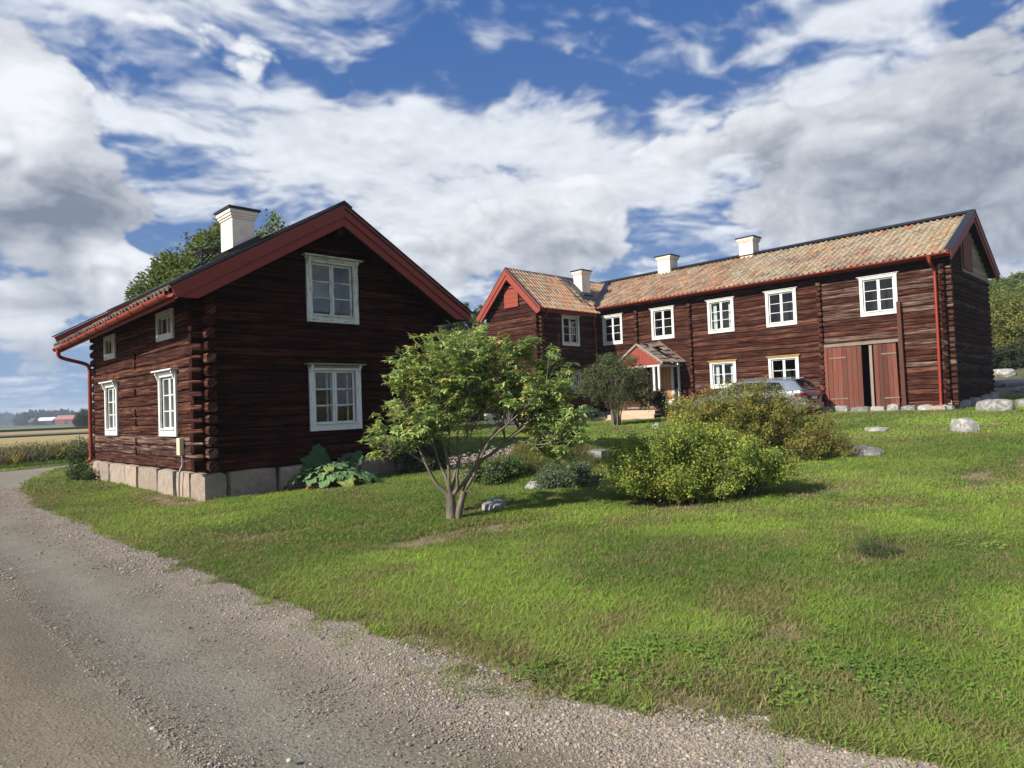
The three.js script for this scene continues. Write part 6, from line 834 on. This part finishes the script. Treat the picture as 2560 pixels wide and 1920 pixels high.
  part(T, 'rear_bumper', [board(1.72, 0.22, 0.16, 0, 0.42, -0.02, 0.05), board(1.2, 0.10, 0.1, 0, 0.30, -0.0, 0.03)], paint); part(T, 'bumper_skirt', board(1.3, 0.14, 0.1, 0, 0.285, 0.035, 0.03), darkP); part(T, 'bumper_trim', tube([[-0.74, 0.44, 0.02], [-0.62, 0.34, 0.09], [-0.3, 0.33, 0.095], [0.3, 0.33, 0.095], [0.62, 0.34, 0.09], [0.74, 0.44, 0.02]], 0.012, 24, 6), chrome);
  for (const [x, u] of [[-0.80, 0.98], [0.80, 0.98], [-0.80, 3.72], [0.80, 3.72]]) { const w = grp(T, 'wheel'); w.position.set(x, 0.335, -u); part(w, 'tyre', new THREE.TorusGeometry(0.255, 0.085, 10, 26).rotateY(HALF), rub); part(w, 'rim', [new THREE.CylinderGeometry(0.2, 0.2, 0.05, 20).rotateZ(HALF).translate(x < 0 ? -0.07 : 0.07, 0, 0), ...[0, 1, 2, 3, 4].map((k) => board(0.03, 0.2, 0.05, x < 0 ? -0.1 : 0.1, 0.1, 0).rotateX(k * 1.2566))], chrome); }
}

// ---------------------------------------------------------------- small things about the yard
{
  const g = beam([0, 0, 0], [0.02, 4.02, 0.05], 0.13, 0.10, new THREE.Vector3(1, 0, 0)); const p = solo('wooden_post', g, M.oldRed[1], 'tall weathered wooden post leaning on the wall right of the gate', 'post'); p.position.set(XM - 0.14, ground(XM - 0.2, E(1.47)) - 0.04, E(1.43)); p.rotation.x = -0.02;
  const q = solo('wooden_pole', limb([[0, 0, 0], [0.03, 2, 0], [0.0, 4.25, -0.05]], 0.10, 0.075, 10, 8), M.oldRed[1], 'reddish round pole standing in front of the wing wall', 'pole'); q.position.set(XM - 3.30, ground(XM - 3.3, ZI + 0.3) - 0.05, ZI + 0.32);
  const b = solo('fallen_board', board(0.04, 0.05, 1.5), M.redBright, 'red board lying on the ground under the gate', 'board'); b.position.set(XM - 0.45, ground(XM - 0.4, E(1.9)) + 0.03, E(1.85)); b.rotation.y = 0.05;
  for (const [x, z, m, lab] of [[23.25, -19.05, M.paleBoard, 'pale wooden planter box left of the dark one before the wing'], [23.75, -18.65, M.greyBoard[1], 'dark wooden planter box right of the pale one before the wing']]) { const t = thing('planter_box', lab, 'planter', x, ground(x, z), z, YAW); part(t, 'box', [board(0.52, 0.22, 0.03, 0, 0.11, 0.18), board(0.52, 0.22, 0.03, 0, 0.11, -0.18), board(0.03, 0.22, 0.36, -0.25, 0.11, 0), board(0.03, 0.22, 0.36, 0.25, 0.11, 0)], m); part(t, 'soil', board(0.46, 0.02, 0.34, 0, 0.19, 0), M.soot); }
  bush('planter_plant', 'blue-green leafy plant growing in the planter boxes', 'plant', 23.4, -18.9, [[-0.25, 0.4, 0, 0.24], [0.1, 0.42, 0, 0.26], [0.4, 0.38, 0, 0.18]], 260, { seed: 950, tones: [[0.10, 0.17, 0.09], [0.13, 0.20, 0.11], [0.08, 0.13, 0.06]], size: [1.2, 2], twigs: 5 });
  const bk = thing('bucket', 'white bucket on the porch floor by the wall', 'bucket', XM - 0.42, 1.32, E(10.9)); part(bk, 'pail', new THREE.CylinderGeometry(0.13, 0.105, 0.24, 18, 1, false).translate(0, 0.12, 0), std({ name: 'white_enamel', color: C(0.7, 0.72, 0.72), roughness: 0.3 })); part(bk, 'rim', new THREE.TorusGeometry(0.13, 0.009, 6, 20).rotateX(HALF).translate(0, 0.24, 0), std({ name: 'rim_grey', color: C(0.5, 0.5, 0.5), roughness: 0.3 }));
  const ja = thing('milk_jar', 'round pale jar hanging behind the porch railing', 'jar', XM - 0.28, 1.72, E(10.85)); part(ja, 'jar_body', new THREE.LatheGeometry([[0.001, 0], [0.09, 0.01], [0.12, 0.1], [0.11, 0.2], [0.06, 0.27], [0.065, 0.31], [0.001, 0.31]].map((a) => new THREE.Vector2(...a)), 16), std({ name: 'pale_stoneware', color: C(0.5, 0.42, 0.36), roughness: 0.5 }));
}

// ---------------------------------------------------------------- far away: barns and woods beyond the fields
{
  const at = (px, py, D) => { const v = new THREE.Vector3((px - 1280) / 1698.22 * D, -(py - 960) / 1698.22 * D, -D).applyEuler(camera.rotation); return [v.x, v.y + 1.6, v.z]; };
  const barn = (px0, px1, D, hw, hr, wallC, roofC, lab, name = 'barn', turn = 0.0) => {
    const a = at(px0, 1062, D), b = at(px1, 1062, D), L = Math.hypot(a[0] - b[0], a[2] - b[2]), dep = 9, t = thing(name, lab, 'barn', (a[0] + b[0]) / 2, ground((a[0] + b[0]) / 2, (a[2] + b[2]) / 2) - 0.3, (a[2] + b[2]) / 2, Math.atan2(-(b[2] - a[2]), b[0] - a[0]) + turn);
    const wm = std({ name: 'barn_red', color: C(...wallC) }), rm = std({ name: 'barn_roof', color: C(...roofC), roughness: 0.7 });
    part(t, 'wall', [board(L, hw, dep, 0, hw / 2, 0)], wm); const sh = new THREE.Shape([new THREE.Vector2(-dep / 2, 0), new THREE.Vector2(dep / 2, 0), new THREE.Vector2(0, hr)]); part(t, 'gable', new THREE.ExtrudeGeometry(sh, { depth: L - 0.2, bevelEnabled: false }).rotateY(HALF).translate(-L / 2 + 0.1, hw, 0), wm);
    const k = Math.atan(hr / (dep / 2)), sl = Math.hypot(hr, dep / 2) + 0.6; part(t, 'roof', [board(L + 1, 0.2, sl, 0, 0, 0).rotateX(k).translate(0, hw + hr / 2 + 0.05, dep / 4 + 0.12), board(L + 1, 0.2, sl, 0, 0, 0).rotateX(-k).translate(0, hw + hr / 2 + 0.05, -dep / 4 - 0.12)], rm); part(t, 'barn_door', board(3, hw * 0.8, 0.1, L * 0.1, hw * 0.4, dep / 2 + 0.06), std({ name: 'dark_door', color: C(0.04, 0.03, 0.03) })); return t;
  };
  barn(101, 139, 600, 4.2, 2.6, [0.05, 0.035, 0.05], [0.78, 0.78, 0.78], 'distant long barn with a white roof');
  barn(80, 88, 590, 3.6, 3.0, [0.30, 0.05, 0.04], [0.10, 0.09, 0.10], 'small distant red barn at the left of the white-roofed one');
  barn(89, 101, 612, 3.0, 2.0, [0.06, 0.03, 0.045], [0.06, 0.06, 0.07], 'dark distant shed between the small red barn and the white roof');
  barn(146, 192, 600, 4.8, 3.2, [0.26, 0.05, 0.04], [0.42, 0.17, 0.11], 'distant red barn with a reddish roof beside the dark round tree');
  barn(139, 147, 620, 3.0, 1.5, [0.07, 0.05, 0.05], [0.13, 0.10, 0.09], 'low dark shed between the two big distant barns');
  // woods: individual far trees, cloned from three
  const farTone = [[0.045, 0.065, 0.035], [0.06, 0.08, 0.04], [0.035, 0.052, 0.03]], r = rng(971);
  const FAR = [0, 1, 2].map((s) => tuftGeo(70 + s, 14, 1.6, 1.5, 1.2));
  const protos = [0, 1, 2].map((k) => { const p = at(66 + k * 8, 1062, 690), h = 11, lumps = [[0, 6, 0, 3.6], [-1.8, 4.5, 0, 2.6], [1.9, 4.7, 0.5, 2.6], [0.5, 8.5, 0, 2.2 + 0.4 * k], [0, 2.5, 0, 2.8]]; return tree('far_tree', 'dark far tree in the row behind the distant barns', p[0], p[2], { h, lumps, n: 190, tones: farTone, geos: [FAR[k]], seed: 980 + k, trunk: 0.3, limbs: 0, group: 'far trees behind the distant barns' }); });
  for (let k = 0; k < 26; k++) { const px = 48 + k * 5.6 + 3 * r(), D = 660 + 90 * r(), p = at(px, 1062, D), c = protos[k % 3].clone(); c.name = numbered('far_tree'); const s = (k < 3 ? 0.9 : k > 9 ? 1.05 : 0.95) * (0.75 + 0.5 * r()); c.scale.set(s * 1.05, s, s); c.position.set(p[0], ground(p[0], p[2]) - 0.2, p[2]); c.rotation.y = r() * 6; scene.add(c); }
  { const pts = []; for (let k = 0; k < 3600; k++) { const px = -60 + 300 * r(), D = 1100 + 500 * r(), p = at(px, 1060, D); pts.push([p[0], -2 + 15 * r() * (0.8 + 0.4 * n2(px * 0.1, 4)), p[2], 1, 0, 0]); } const hld = { add: (o) => { o.name = 'distant_forest'; o.userData = { kind: 'stuff', label: 'blue-green forest on the horizon behind the fields', category: 'forest' }; scene.add(o); } }; foliage(hld, 'distant_forest', [FAR[0]], LEAF, pts, { r, size: [2, 3.6], tones: farTone, orient: 'any' }); }
  const p = at(210, 1080, 150); tree('round_tree', 'dense dark green round tree in the field left of the cottage', p[0], p[2], { h: 4.5, lumps: [[0, 2.6, 0, 1.9], [-0.9, 1.7, 0, 1.5], [0.9, 1.8, 0.3, 1.5], [0.2, 3.7, 0, 1.3], [0, 1.2, 0, 1.6], [1.8, 2.2, 0, 1.6]], n: 900, tones: [[0.03, 0.055, 0.02], [0.04, 0.07, 0.025], [0.025, 0.045, 0.02]], seed: 991, trunk: 0.15, size: [0.7, 1.2] });
}
scene.fog = new THREE.FogExp2(new THREE.Color().setRGB(0.62, 0.72, 0.86), 0.00042);

renderer.render(scene, camera);
